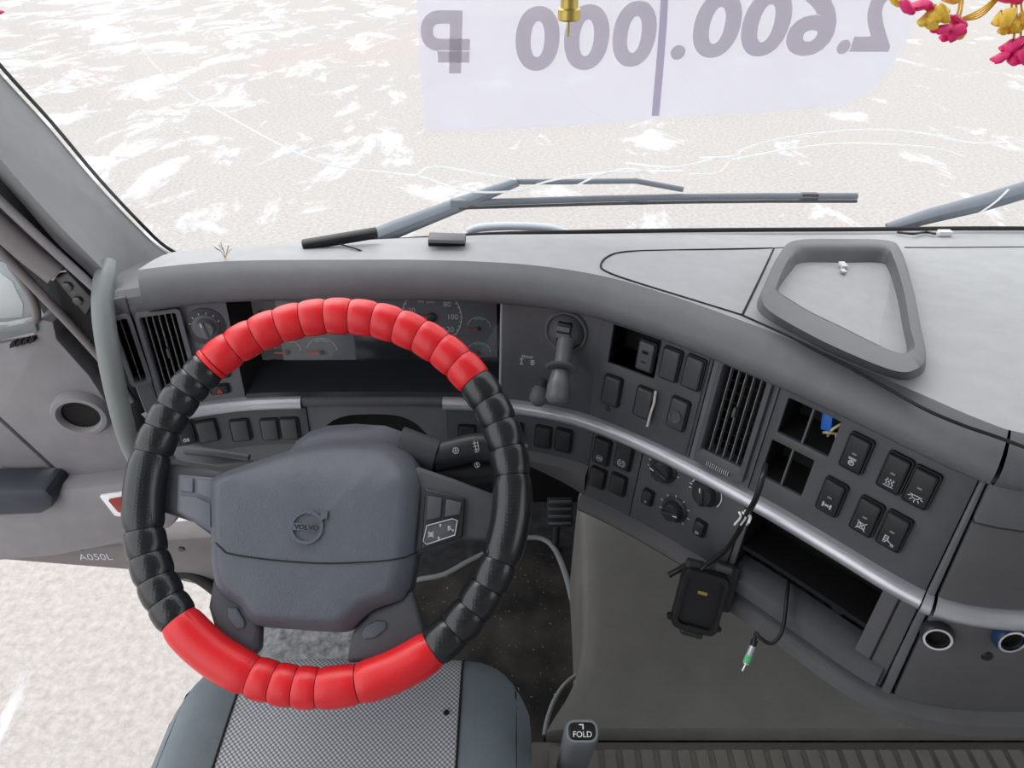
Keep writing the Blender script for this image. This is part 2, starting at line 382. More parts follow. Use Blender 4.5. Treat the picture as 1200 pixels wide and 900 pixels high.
def panel(name, s0, s1, z0, z1, m, parent, off=.0, th=.006, holes=(), hdepth=.05, hmat=None, bev=.0012):
    """a curved plate on the dash face with rectangular openings"""
    ss = set(srange(s0, s1)); zs = {z0, z1}
    for a, b, c, d in holes: ss |= {a, b}; zs |= {c, d}
    ss = sorted(ss); zs = sorted(zs); V = []; Fs = []; idx = {}
    def vid(i, j, k):
        if (i, j, k) not in idx:
            idx[(i, j, k)] = len(V); V.append(S(ss[i], zs[j], off - (0 if k == 0 else th)))
        return idx[(i, j, k)]
    def hol(i, j):
        a, b = (ss[i]+ss[i+1])/2, (zs[j]+zs[j+1])/2
        return any(h[0] < a < h[1] and h[2] < b < h[3] for h in holes)
    ni, nj = len(ss)-1, len(zs)-1
    sol = {(i, j) for i in range(ni) for j in range(nj) if not hol(i, j)}
    for i, j in sol:
        Fs.append((vid(i,j,0), vid(i+1,j,0), vid(i+1,j+1,0), vid(i,j+1,0))); Fs.append((vid(i,j,1), vid(i+1,j,1), vid(i+1,j+1,1), vid(i,j+1,1)))
        for di, dj, (a, b) in ((-1,0,((i,j),(i,j+1))), (1,0,((i+1,j),(i+1,j+1))), (0,-1,((i,j),(i+1,j))), (0,1,((i,j+1),(i+1,j+1)))):
            if (i+di, j+dj) not in sol: Fs.append((vid(*a,0), vid(*b,0), vid(*b,1), vid(*a,1)))
    o = mk(name, V, Fs, m, parent, None, True, bev, 2, 30)
    for a, b, c, d in holes:       # the dark pocket behind each opening
        V = []; n = srange(a, b); k = len(n)
        for o_ in (off - th*.8, off - th - hdepth):
            for z in (c, d): V += [S(q, z, o_) for q in n]
        Fs = []
        for q in range(k-1):
            Fs += [(q, q+1, 2*k+q+1, 2*k+q), (k+q, k+q+1, 3*k+q+1, 3*k+q), (2*k+q, 2*k+q+1, 3*k+q+1, 3*k+q)]
        Fs += [(0, k, 3*k, 2*k), (k-1, 2*k-1, 4*k-1, 3*k-1)]
        mk('pocket', V, Fs, hmat or hole_m, o, None, False)
    return o
# the line where the windshield meets the dash, and the top of the pad
WBX = [-.60, -.46, -.40, -.33, -.25, -.136, 0., .1, .212, .5, .8, 1.115, 1.7]
WBY = [.10, .30, .42, .497, .515, .532, .560, .575, .591, .603, .608, .612, .60]
WBP = catmull(list(zip(WBX, WBY)), 8)
def wby(x): return float(np.interp(x, WBP[:, 0], WBP[:, 1]))
ZW = .845
PXS = PLAN[40:]
def plany(x): return float(np.interp(x, PXS[:, 0], PXS[:, 1]))
def topz(x, y):
    yc = plany(x) + .02; t = min(1.05, max(-.2, (y - yc) / (wby(x) - yc)))
    return .928*(1-t) + ZW*t + .016*math.sin(math.pi*min(1, max(0, t)))
def top(px, py, off=0.):
    return solve(px, py, lambda p: p[2] - off - topz(p[0], p[1]))
GL = .25
def gy(x, z): return wby(x) - GL*(z - ZW)
def glass(px, py, off=0.): return solve(px, py, lambda p: gy(p[0], p[2]) + off - p[1], a=.2)

# ------------------------------------------------------------------ the setting
g = mk('ground', [(-60, -20, -1.3), (60, -20, -1.3), (60, 120, -1.3), (-60, 120, -1.3)], [(0, 1, 2, 3)], ground_m, smooth=False)
tag(g, 'pale concrete yard with patches of snow', None, kind='structure')
FLZ = .12
fl = box('floor', Matrix.Translation((.70, -.1, FLZ-.02)), 2.0, 1.7, .04, floor_m); tag(fl, 'dark dirty cab floor', kind='structure')
th_ = box('floor_lit_patch', Matrix.Translation((-.175, .15, FLZ + .004)), .24, .56, .012, lit_floor_m, None, .003); tag(th_, 'gritty grey floor patch inside the driver door, coloured pale as if door-lit', kind='structure')  # gritty floor again, its colour paled to stand for light from the door
fw = box('wall_front', Matrix.Translation((.6, .70, .36)), 2.2, .04, .70, blk_m); tag(fw, 'black firewall behind the pedals', kind='structure')
ce = box('ceiling', Matrix.Translation((.75, -.55, 1.93)), 2.5, 1.75, .05, pad_m); tag(ce, 'grey cab ceiling', kind='structure')
bw = box('wall_back', Matrix.Translation((.75, -1.42, .95)), 2.5, .05, 2.0, pad_m); tag(bw, 'grey rear wall of the cab', kind='structure')
rw = box('wall_right', Matrix.Translation((1.95, -.4, .50)), .05, 2.0, .9, pad_m); tag(rw, 'grey passenger door wall', kind='structure')

win = thing('window_1', 'cracked windshield above the dashboard', None, (.6, .6, ZW), kind='structure')
xs = list(np.linspace(-.46, 1.9, 60)); zs = list(np.linspace(.80, 1.92, 8))
loft('glass_pane', [[(x, gy(x, z), z) for x in xs] for z in zs], glass_m, win)
sp = [Vector((x, wby(x)-.006, ZW+.004)) for x in np.linspace(-.40, 1.8, 70)]
tube('seal', sp, .006, rub_m, win, 8)
tube('seal_lip', [p + Vector((0, -.014, -.004)) for p in sp], .008, pad_m, win, 8)
CR = [[(228, 115), (268, 137), (310, 160), (350, 180), (400, 196), (488, 206), (520, 216), (560, 225), (610, 223), (640, 213), (700, 203), (800, 200)],
      [(488, 206), (508, 195), (560, 203), (605, 210)], [(675, 218), (700, 206), (735, 198), (770, 204)], [(733, 191), (790, 196), (840, 185)],
      [(820, 185), (860, 183), (873, 174), (912, 163), (960, 156), (1020, 152), (1080, 156), (1135, 167), (1180, 168)],
      [(858, 187), (930, 174), (1000, 168), (1090, 173), (1132, 184)], [(808, 204), (840, 203), (855, 190)], [(150, 30), (180, 75), (228, 115)],
      [(1140, 255), (1165, 238), (1182, 222)]]
for c in CR:
    tube('crack', [glass(x, y, .001) for x, y in c], .0017, crack_m, win, 6, 4)

# left windshield pillar: facets lofted from the dash up past the top of the frame
A = [(-60, 20), (0, 90), (55, 150), (110, 215), (160, 268), (192, 297), (230, 316)]
A2 = [(-60, 45), (0, 112), (50, 168), (100, 226), (140, 272), (170, 303), (200, 325)]
B = [(-60, 80), (0, 150), (40, 197), (80, 245), (113, 287), (140, 318), (165, 338)]
Cc = [(-60, 118), (0, 186), (40, 232), (80, 275), (116, 311), (132, 330), (146, 352)]
D = [(-60, 140), (0, 205), (38, 247), (78, 290), (112, 322), (128, 342), (140, 362)]
def prow(P, ta, tb):
    ts = np.linspace(ta, tb, len(P)); q = smoothpath([PT(x, y, t) for (x, y), t in zip(P, ts)], 4)
    d = (q[0] - q[4]).normalized(); return [q[0] + d*.8, q[0] + d*.3] + q
pl = thing('trim_1', 'grey plastic windshield pillar on the driver side', None, (-.36, .42, .84), kind='structure')
prA = prow(A, .91, 1.215)
loft('pillar_cover', [[p + Vector((-.02, .03, 0)) for p in prA], prA, prow(A2, .895, 1.175), prow(B, .875, 1.10), prow(Cc, .865, 1.05), prow(D, .90, 1.07), [p + Vector((-.06, .05, 0)) for p in prow(D, .90, 1.07)]], pill_m, pl, auto=60)
tube('pillar_seal', [p + Vector((.002, .012, .004)) for p in prA], .0028, rub_m, pl, 6)
tube('pillar_edge', [p + Vector((-.003, .002, .002)) for p in prA], .0035, hand_m, pl, 6)
bo = PT(161, 296, 1.125); lathe('cap', frame(bo, (.7, .6, -.3), z=(.55, -.70, .30)), [(0, -.004), (.012, -.004), (.012, .002), (.010, .003), (0, .003)], pill_m, pl, 20)
# rubber door seal that follows the pillar down to the sill
sl = [PT(x, y, t) for x, y, t in [(-60, 165, .93), (0, 222, .96), (40, 262, 1.0), (85, 306, 1.05), (118, 345, 1.09), (140, 400, 1.13), (158, 470, 1.17), (172, 560, 1.22)]]
tube('door_seal', sl, [.02, .02, .02, .02, .02, .018, .016, .014], rub_m, pl, 8, 5)

# ------------------------------------------------------------------ open driver door (plane y = DY, inner side faces the cab)
DY = .30
dr = thing('door_1', 'open driver door with grey inner panel and armrest', None, tuple(PY(80, 655, DY)), kind='structure')
TK = Vector((0, .05, 0))
def dpoly(name, px, m, y=DY, th=.04, bev=.004): return prism(name, [PY(a, b, y) for a, b in px], (0, th, 0), m, dr, bev)
dpoly('seal_plate', [(-120, 120), (-30, 205), (60, 285), (140, 362), (160, 470), (172, 545), (120, 470), (62, 395), (40, 345), (2, 300), (-120, 190)], rub_m, .335, .02, .002)
dpoly('inner_panel', [(-90, 404), (0, 402), (38, 396), (44, 374), (62, 378), (66, 398), (104, 440), (134, 486), (160, 520), (176, 560), (88, 570), (0, 489), (-90, 407)], door_m)
dpoly('map_pocket', [(-160, 404), (-96, 407), (0, 494), (84, 571), (40, 577), (-160, 577)], door_m, DY + .006)
dpoly('pocket_lining', [(-160, 545), (0, 547), (46, 575), (30, 585), (-160, 585)], pill_m, DY + .002, .03)
dpoly('armrest', [(-160, 580), (0, 578), (88, 573), (176, 562), (215, 600), (200, 622), (130, 642), (60, 655), (0, 660), (-160, 670)], door_m, DY - .035, .07, .014)
dpoly('armrest_pad', [(-160, 577), (0, 576), (52, 575), (62, 584), (61, 596), (48, 604), (0, 606), (-160, 612)], armd_m, DY - .055, .06, .012)
dpoly('sill_panel', [(-160, 640), (60, 640), (130, 640), (262, 628), (300, 640), (330, 700), (262, 692), (150, 668), (0, 656), (-160, 652)], doord_m, DY + .004, .05)
dpoly('reflector_surround', [(116, 582), (150, 577), (170, 610), (134, 605)], white_m, DY - .04, .01, .002)
dpoly('reflector', [(126, 587), (150, 583), (162, 605), (138, 601)], reflr_m, DY - .045, .01, .002)
text('chalk_mark', 'A050L', frame(PY(112, 653, DY + .0035), (1, 0, .02), z=(0, -1, 0)), .023, icon_m, dr)
for x, y in ((96, 642), (213, 643)):
    lathe('screw', frame(PY(x, y, DY+.004), (1, 0, 0), z=(0, -1, 0)), [(0, 0), (.006, 0), (.005, .003), (0, .003)], met_m, dr, 12)
# round opening low in the panel
rM = frame(PY(98, 481, DY), (1, 0, -.16), z=(.10, -1, .02))
lathe('cup_ring', rM, [(.044, -.006), (.044, .010), (.039, .018), (.033, .019), (.029, .014), (.027, .004)], door_m, dr, 36, 1, .86)
lathe('cup_bowl', rM, [(.029, .012), (.027, .007), (.010, .006), (0, .006)], hole_m, dr, 30, 1, .86)
tube('bar_light', [PY(x, y, DY-.01) for x, y in [(-120, 160), (-20, 248), (30, 293), (66, 322)]], .016, doord_m, dr, 10, 4)
tube('bar_edge', [PY(x, y, DY-.01) for x, y in [(-120, 125), (-10, 226), (50, 282), (114, 340)]], .006, door_m, dr, 8, 4)
tube('window_bar', [PY(x, y, DY-.012) for x, y in [(-120, 175), (-10, 284), (40, 336), (88, 386), (125, 428), (155, 470)]], .0065, doord_m, dr, 8, 4)
dpoly('hinge_plate', [(62, 326), (78, 318), (110, 352), (100, 372)], met_m, DY - .004, .02)
for x, y in ((80, 335), (92, 352)):
    lathe('bolt', frame(PY(x, y, DY-.004), (1, 0, 0), z=(0, -1, 0)), [(0, 0), (.007, 0), (.007, .004), (.005, .005), (0, .005)], met_m, dr, 6)
tube('hinge_lip', [PY(x, y, DY-.008) for x, y in [(62, 328), (68, 319), (78, 317)]], .002, silv_m, dr, 6, 4)
# window in the door
dpoly('window_pane', [(-160, 250), (-10, 300), (14, 318), (36, 352), (40, 372), (-160, 395)], glass_m, DY + .01, .004, 0)
tube('window_frame', [PY(x, y, DY) for x, y in [(-160, 240), (-5, 298), (16, 315), (36, 346), (43, 368), (36, 378), (0, 385), (-160, 398)]], .006, doord_m, dr, 8, 5)
dpoly('window_ledge', [(-160, 388), (0, 384), (40, 376), (44, 390), (0, 400), (-160, 405)], hand_m, DY - .006, .02, .004)
for i in range(4):
    a = 12 + i*7.2; dpoly('vent_slot', [(a, 402.5-i*1.7), (a+5.4, 401-i*1.7), (a+6.2, 406-i*1.8), (a-1+i*.4, 408.5-i*1.8)], hole_m, DY - .008, .01, 0)
mi = thing('door_mirror', 'pale outside mirror seen through the door window', 'mirror', tuple(PY(-30, 390, .45)))
prism('housing', [PY(x, y, .42) for x, y in [(-120, 300), (-10, 300), (20, 318), (38, 350), (38, 385), (-120, 392)]], (0, .05, 0), paintb_m, mi, .006)
prism('mirror_glass', [PY(x, y, .418) for x, y in [(-120, 310), (-10, 312), (14, 330), (27, 356), (26, 372), (-120, 380)]], (0, .004, 0), white_m, mi, .0015)
stp = tube('door_check_strap', [PT(x, y, 1.36) for x, y in [(208, 672), (222, 672), (240, 682), (258, 697), (270, 716)]], .011, rub_m, None, 10, 5)
tag(stp, 'curved black strap hanging behind the left spoke gap', 'strap')

gh = thing('grab_handle', 'grey curved grab handle at the foot of the pillar', 'handle', tuple(PT(150, 500, 1.03)))
hp = smoothpath([PT(x, y, t) for x, y, t in [(127, 308, 1.02), (122, 330, .995), (121, 365, .975), (126, 405, .968), (133, 445, .972), (142, 485, .985), (152, 520, 1.01), (166, 552, 1.05)]], 6)
loft('grip', tube_rows(hp, list(np.interp(np.linspace(0, 1, len(hp)), [0, .12, .5, .85, 1], [.011, .0145, .0145, .013, .011])), 14, .8), hand_m, gh, closed=True, cap=True)

# ------------------------------------------------------------------ dashboard
da = thing('dashboard', 'grey plastic dashboard wrapping around the driver with switches, vents and gauges', 'dashboard', (.35, .1, .57))
SEND = 2.2
s_l = 0.0
allS = srange(.02, SEND, .018)
ROLL = [(-.03, .872), (-.002, .876), (.010, .879), (.017, .886), (.020, .896), (.018, .907), (.010, .917), (-.002, .924), (-.016, .928)]
def rollp(s, n, z):
    p, t, nn = plan(s); q = p + nn * n; return Vector((q[0], q[1], z))
corner_s = hit(1150, 568)[0] + .004
def roll(name, a, b):
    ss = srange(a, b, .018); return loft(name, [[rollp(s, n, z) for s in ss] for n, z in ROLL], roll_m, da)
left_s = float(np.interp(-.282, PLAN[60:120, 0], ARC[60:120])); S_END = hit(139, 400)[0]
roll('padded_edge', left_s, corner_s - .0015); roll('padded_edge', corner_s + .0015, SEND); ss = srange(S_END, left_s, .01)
loft('end_cover', [[S(s, .872, -.003) for s in ss], [S(s, .893, -.003) for s in ss], [S(s, .901, -.012) for s in ss]] + [[S(s, .901, -.012).lerp(Vector((-.40 + .118*(s - S_END)/(left_s - S_END), wby(-.40 + .118*(s - S_END)/(left_s - S_END)), .880 - .040*(s - S_END)/(left_s - S_END))), k) for s in ss] for k in (.25, .5, .75, 1)], pill_m, da)
# top of the pad, from the roll to the windshield
def toprows(a, b, n=9):
    rows = []
    ss = srange(a, b, .018); base = [rollp(s, -.016, .928) for s in ss]
    for i in range(n+1):
        t = i / n; row = []
        for p in base:
            y = p.y + (wby(p.x) + .0 - p.y) * t; row.append(Vector((p.x, y, .928*(1-t) + ZW*t + .016*math.sin(math.pi*t))))
        rows.append(row)
    return rows
cp_ = [rollp(left_s + .0005, n, z) for n, z in ROLL]; bk = Vector((cp_[0].x, wby(cp_[0].x) - .01, ZW))
mk('end_cap', cp_ + [Vector((bk.x, (cp_[-1].y + bk.y)/2, .898)), bk, Vector((bk.x, bk.y, .80)), Vector((bk.x, cp_[0].y, .80))], [tuple(range(len(cp_) + 4))], roll_m, da, None, False)
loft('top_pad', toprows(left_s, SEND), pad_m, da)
def seam(pts, r=.0016, off=.0002, k=5): return tube('seam', [top(x, y, off) for x, y in pts], r, seam_m, da, 6, k)
seam([(905, 291), (800, 293), (735, 295), (712, 301), (704, 312), (714, 320), (745, 331), (800, 348), (868, 369)])
seam([(907, 291), (896, 315), (884, 340), (870, 369)])
seam([(868, 369), (925, 395), (985, 425), (1040, 455), (1085, 480), (1130, 499), (1168, 512), (1230, 535)], .002)
seam([(1060, 290), (1120, 290), (1240, 289)], .001); seam([(905, 291), (925, 290)], .001)
# backing, closed behind every joint
loft('backing', [[S(s, z, -.10) for s in srange(S_END + .004, SEND, .03)] for z in (.56, .70, .885)], hole_m, da)

# ---- upper fascia panels
Z0, Z1 = .722, .884
def sx(px, py): return hit(px, py)[0]
SA = sx(164, 400); SB = sx(275, 400); SC = sx(588, 400); SD = sx(700, 430); SE = sx(822, 480); SFv = sx(900, 500); SG = sx(1126, 610); SH = corner_s
VL = rect((167, 368), (212, 362), (226, 452), (186, 462))
V2 = rect((856, 424), (908, 446), (868, 548), (820, 522))
hA = rect((720, 382), (776, 396), (768, 440), (712, 428))
h1 = rect((926, 468), (988, 495), (968, 534), (908, 507)); h2 = rect((907, 518), (957, 540), (936, 581), (888, 556))
panel('fascia_panel', SA, SB - .001, Z0, Z1, fasl_m, da, holes=[VL])
panel('fascia_panel', SC, SD - .001, Z0, Z1, fas_m, da)
panel('fascia_panel', SD, SE - .001, Z0, Z1, fas_m, da, holes=[hA])
panel('fascia_panel', SE, SFv - .001, Z0, Z1, fasl_m, da, holes=[V2])
panel('fascia_panel', SFv, SG - .001, Z0, Z1, fas_m, da, holes=[h1, h2])
panel('fascia_pillar', SG, SH - .001, .572, Z1 + .004, roll_m, da, off=.004, th=.012, bev=.003)
Sw = rect((702, 378), (838, 415), (805, 516), (693, 487))
panel('switch_plate', Sw[0], Sw[1], Z0 + .006, Z1 - .008, fas_m, da, off=.0022, th=.006, holes=[hA], hdepth=.045)
# beyond the corner, towards the passenger
zs_ = hit(1135, 606)[1]
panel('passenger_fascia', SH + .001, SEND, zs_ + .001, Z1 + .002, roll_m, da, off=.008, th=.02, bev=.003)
panel('passenger_fascia', SH + .001, SEND, .728, zs_ - .001, low_m, da, off=.006, th=.02, bev=.003)
panel('passenger_lower_panel', SH + .001, SEND, .575, .708, low_m, da, off=.004, th=.02, bev=.003)
# left end piece with the side-window demister
VS = rect((141, 370), (158, 368), (166, 446), (150, 452))
panel('end_panel', S_END, SA - .0015, .70, Z1 + .012, fasl_m, da, holes=[VS])

# ---- silver trim strips
def strip(s0, s1, zc, h, out, m, name='silver_strip', n=8):
    ss = srange(s0, s1, .015); rows = []
    for k in range(n+1):
        a = math.pi * k / n; rows.append([S(s, zc + h/2*math.cos(a), out*math.sin(a)**.7 if k not in (0, n) else -.004) for s in ss])
    return loft(name, rows, m, da, auto=50)
s_t0 = sx(520, 480)
strip(s_t0, SG - .001, .7155, .020, .014, silv_m); strip(SG, SH - .001, .7155, .022, .017, silv_m); strip(SH + .001, SEND, .717, .022, .018, silv_m)
s_l0 = sx(163, 478); s_l1 = sx(355, 474)
strip(s_l0, s_l1, .7155, .020, .013, silv_m)
strip(s_l1 + .001, s_t0 - .001, .7165, .016, .010, fas_m, 'dark_strip')

# ---- lower fascia
ZB = .575
L1 = sx(205, 500); L2 = sx(363, 505); L3 = sx(524, 505); L4 = sx(690, 550); L5 = sx(748, 560); L6 = sx(868, 615)
sl1 = sx(1022, 718)
panel('fascia_panel', S_END + .01, L2 - .001, .640, .704, fas_m, da)
panel('fascia_panel', L3 + .001, L4 - .001, .640, .704, fas_m, da)
panel('fascia_panel', L4, L5 - .001, .590, .704, fas_m, da, off=.002)
panel('fascia_panel', L5, L6 - .001, .590, .704, fas_m, da, off=.002)
slot = (L6 + .008, sl1, .588, .702)
panel('radio_slot_frame', L6, SG - .001, .576, .704, low_m, da, holes=[slot], hdepth=.065)
zm = .638
for i, (zz, hh, oo) in enumerate(((zm, .006, -.008), (.592, .006, .012))):
    ss = srange(slot[0], slot[1], .02)
    loft('shelf', [[S(s, zz, -.06) for s in ss], [S(s, zz, oo) for s in ss], [S(s, zz-hh, oo) for s in ss], [S(s, zz-hh, -.06) for s in ss]], low_m if i else blk_m, da)
ss = srange(L6 - .004, SG - .004, .02)
loft('slot_lip', [[S(s, .606, -.03) for s in ss], [S(s, .604, .004) for s in ss], [S(s, .600, .012) for s in ss], [S(s, .585, .014) for s in ss], [S(s, .581, .008) for s in ss], [S(s, .581, -.03) for s in ss]], fas_m, da)
tube('seam', [S((sl1 + SG)/2, z, .0003) for z in (.70, .66, .60)], .0013, seam_m, da, 6)
fanM = SF(sx(985, 690), .612, -.045)
lathe('blower_wheel', fanM, [(.0, .0), (.022, 0), (.022, .008), (.012, .010), (.008, .016), (0, .016)], blk_m, da, 24)
# rounded underside
for a_, b_, dz in ((L4 - .006, L6 - .002, .0), (L6, SEND, -.016)):
    ss = srange(a_, b_, .02); dn = -dz*.5
    loft('under_edge', [[S(s, .592 + dz, .002) for s in ss], [S(s, .586 + dz, .010 + dn) for s in ss], [S(s, .572 + dz, .012 + dn) for s in ss], [S(s, .560 + dz, .002) for s in ss], [S(s, .555 + dz, -.04) for s in ss], [S(s, .56, -.14) for s in ss]], low_m, da)
# knee panels either side of the column
kn = lambda a, b, z0: loft('knee_panel', [[S(s, .642, 0) for s in srange(a, b)], [S(s, .630, .008) for s in srange(a, b)], [S(s, (.642*.4+z0(s)*.6), .004) for s in srange(a, b)], [S(s, z0(s), -.012) for s in srange(a, b)], [S(s, z0(s) - .004, -.05) for s in srange(a, b)]], low_m, da)
sk0, sk1 = sx(600, 540), sx(688, 590)
kn(L3, L4 - .001, lambda s: float(np.interp(s, [L3, sk0, sk1, L4], [.615, .612, .575, .570])))
kn(S_END + .01, L2, lambda s: float(np.interp(s, [S_END, L2], [.56, .59])))
# arch round the steering column
def arch():
    ss = srange(L2, L3, .012); rowT = [S(s, .706, -.002) for s in ss]; rowB = []
    for s in ss:
        u = (s - L2) / (L3 - L2); z = .60 + .088 * max(0, 1 - abs((u - .45) / .47)**3.2) ** .6 if .0 < u < .93 else .60
        rowB.append(S(s, z, -.006))
    return loft('column_surround', [[S(s, .706, -.05) for s in ss], rowT, rowB, [p + Vector((0, .05, 0)) for p in rowB]], fasl_m, da)
arch()

# ---- air vents (frame, vertical slats, cross vanes behind, tab)
def vent(r, nv, nh, m, tabz=.5, lip=0.0, name='air_vent', fw=.004):
    s0, s1, z0, z1 = r; sc_, zc = (s0+s1)/2, (z0+z1)/2; M = SF(sc_, zc, .001); W, H = s1-s0, (z1-z0)
    ro = rrect(W + 2*fw, H + 2*fw + lip, .006); ri = rrect(W - .004, H - .004, .003)
    ro = [(x, y - lip/2) for x, y in ro]
    fr = ringloop(name, M, ro, ri, -.006, .0085, m, da, zin=-.02)
    V, Fs = boxv(.0010, H - .004, .008); src = None
    for i in range(nv):
        x = -W/2 + W*(i+1)/(nv+1)
        Mi = M @ Matrix.Translation((x, 0, -.002))
        if src is None: src = mk('slat', V, Fs, pill_m, fr, Mi, False)
        else: inst('slat', src, Mi, fr)
    V, Fs = boxv(W - .004, .0016, .010); src = None
    for i in range(nh):
        y = -H/2 + H*(i+1)/(nh+1); Mi = M @ Matrix.Translation((0, y, -.016)) @ Matrix.Rotation(R(-25), 4, 'X')
        if src is None: src = mk('vane', V, Fs, hole_m, fr, Mi, False)
        else: inst('vane', src, Mi, fr)
    if tabz is not None: box('tab', M @ Matrix.Translation((0, H*(tabz-.5), .004)), .004, .014, .008, fas_m, fr, .0015)
    return fr, M, W, H
vent(VL, 5, 7, fasl_m, .5, fw=.005)
fr2, M2, W2, H2 = vent(V2, 5, 8, fas_m, .55, lip=.014, fw=.006)
wl = box('thumb_wheel', M2 @ Matrix.Translation((0, -H2/2 - .0125, .006)), W2*.62, .007, .006, btn_m, fr2, .0015)
V, Fs = boxv(.0007, .0066, .0010)
for i in range(12): mk('ridge', V, Fs, icon_m, fr2, M2 @ Matrix.Translation((-W2*.26 + W2*.52*i/11, -H2/2-.0125, .0092)), False)
vent(VS, 1, 9, fasl_m, None, fw=.004)

# ---- printed symbols: flat strokes
def strokes(name, lines, M, m, parent, wd=.0009, k=1.0):
    V, Fs = [], []
    for ln in lines:
        P = [Vector((x*.001*k, y*.001*k, 0)) for x, y in ln]
        for a, b in zip(P, P[1:]):
            d = (b - a); 
            if d.length < 1e-7: continue
            d.normalize(); q = Vector((-d.y, d.x, 0)) * wd/2; e = d * wd*.35; i = len(V)
            V += [a-q-e, b-q+e, b+q+e, a+q-e]; Fs.append((i, i+1, i+2, i+3))
    V2_ = V + [v + Vector((0, 0, .0003)) for v in V]; n = len(V)
    F2 = [tuple(q+n for q in f) for f in Fs]
    bm = bmesh.new(); vs = [bm.verts.new(v) for v in V2_]
    for f in F2: bm.faces.new([vs[i] for i in f])
    for f in Fs:
        for a, b in zip(f, f[1:] + f[:1]): bm.faces.new([vs[a], vs[b], vs[b+n], vs[a+n]])
    me = bpy.data.meshes.new(name); bm.to_mesh(me); bm.free(); me.materials.append(m)
    return register(bpy.data.objects.new(name, me), M, parent)
def arc(cx, cy, r, a0, a1, n=10): return [(cx + r*math.cos(R(a0+(a1-a0)*i/n)), cy + r*math.sin(R(a0+(a1-a0)*i/n))) for i in range(n+1)]
def wavy(x): return [(x + 1.1*math.sin(i/8*2*math.pi*1.5), -3 + i*.9) for i in range(9)]
SYM = {
 'heat': [wavy(-3.2), wavy(0), wavy(3.2), [(-5, -5), (5, -5)]],
 'lamp': [arc(0, 1.5, 4, 180, 360), [(-6, 1.5), (6, 1.5)]] + [[(5.5*math.cos(R(a)), 1.5+5.5*math.sin(R(a))), (8*math.cos(R(a)), 1.5+8*math.sin(R(a)))] for a in (200, 235, 270, 305, 340)],
 'axle': [[(-5, -3), (-5, 3)], [(5, -3), (5, 3)], [(-5, 0), (5, 0)], [(-4, -3), (-4, 3)], [(4, -3), (4, 3)], [(-1.5, -1.5), (1.5, 1.5)], [(-1.5, 1.5), (1.5, -1.5)]],
 'screen': [[(-4, 4), (4, 4)], [(-4, 5.5), (4, 5.5)], arc(0, -.5, 3, 0, 360, 12), [(-2, -2), (2, 1)], [(-2, 0), (1, 2)]],
 'fan': [[(-4, -4), (-4, 3), (1, 3), (4, 0), (4, -4), (-4, -4)], [(-5, 5), (5, -6)], [(-5, -6), (5, 5)], [(-1, -3), (-1, 2)]],
 'truck': [[(-5, -2), (-5, 4), (-1, 4), (-1, -2), (-5, -2)], [(-5, 1), (-1, 1)], arc(-4, -3.5, 1.4, 0, 360, 8), [(-1, -1), (5, -4)], arc(5, -4.5, 1.4, 0, 360, 8)],
 'tcs': [arc(0, 0, 4.6, 0, 360, 16), [(-2.6, 1), (-.8, 1)], [(-1.7, 1), (-1.7, -1.4)], arc(.6, -.2, 1.1, 60, 300, 6), [(2.6, 1), (1.8, -.2), (2.6, -1.4)]],
 'asr': [arc(0, 0, 4.2, 0, 360, 16), arc(0, 0, 6, 110, 250), arc(0, 0, 6, -70, 70), [(-2, -1), (-1, 1), (0, -1)], [(.8, -1), (1.8, 1)]],
 'light': [arc(-1.5, 0, 3, 90, 270), [(-1.5, 3), (-1.5, -3)], [(.5, 2), (3, 2)], [(.5, 0), (3, 0)], [(.5, -2), (3, -2)]],
 'up': [[(0, -3), (0, 3)], [(-2, 1), (0, 3), (2, 1)]],
}
def rocker(px, py, wd=.0235, ht=.042, m=btn_m, sym=None, off=.0, led=False, tip=6, sc_=1.0, sunk=.0):
    s, z = hit(px, py); M = SF(s, z, off + .002)
    V, Fs = boxv(wd, ht, .009, -.004)
    V = [(x, y, zz + (math.sin(R(tip))*y*.6 if zz > 0 else 0)) for x, y, zz in V]
    # shallow dish across the middle: split top
    b = mk('rocker_switch', V, Fs, m, da, M, True, .0028, 3, 30)
    ringloop('bezel', M, rrect(wd+.0042, ht+.0042, .004), rrect(wd+.0004, ht+.0004, .003), -.003, .0014, blk_m, b)
    top_ = M @ Matrix.Translation((0, 0, .0052)) @ Matrix.Rotation(R(tip*.6), 4, 'X')
    if led: box('indicator', top_ @ Matrix.Translation((0, .001, 0)), .005, .0018, .0006, fborder_m, b)
    if sym: strokes('symbol', SYM[sym], top_ @ Matrix.Translation((0, -ht*.24, .0004)), icon_m, b, .0009*sc_, sc_)
    return b
for (x, y), sy in zip(((1005, 530), (976, 581), (1050, 553), (1081, 570), (1017, 604), (1049, 621)), ('screen', 'axle', 'heat', 'lamp', 'fan', 'truck')):
    rocker(x, y, sym=sy, led=True, off=.001)
for x, y in ((788, 425), (815, 435)): rocker(x, y, m=blank_m, off=.003, tip=0)
for x, y in ((719, 456), (757, 470)): rocker(x, y, m=blank_m, off=.003, tip=0)
rk = rocker(797, 483, m=blank_m, off=.003, tip=0)
lathe('round_button', SF(*hit(796, 484), .0095), [(0, 0), (.009, 0), (.009, .003), (.007, .0032), (.006, .002), (0, .002)], fas_m, rk, 24)
rk = rocker(760, 415, wd=.022, ht=.040, m=fas_m, off=.004, tip=4)
strokes('symbol', [arc(-2, 8, 1.6, 0, 360, 8), arc(2, 8, 1.6, 0, 360, 8), [(-3, -6), (3, -6)]], SF(*hit(760, 415), .0125), seam_m, rk, .0014)
lathe('screw', SF(*hit(713, 478), .003), [(0, 0), (.004, 0), (.004, .0015), (.0015, .0015), (.0015, .0005), (0, .0005)], met_m, da, 14)
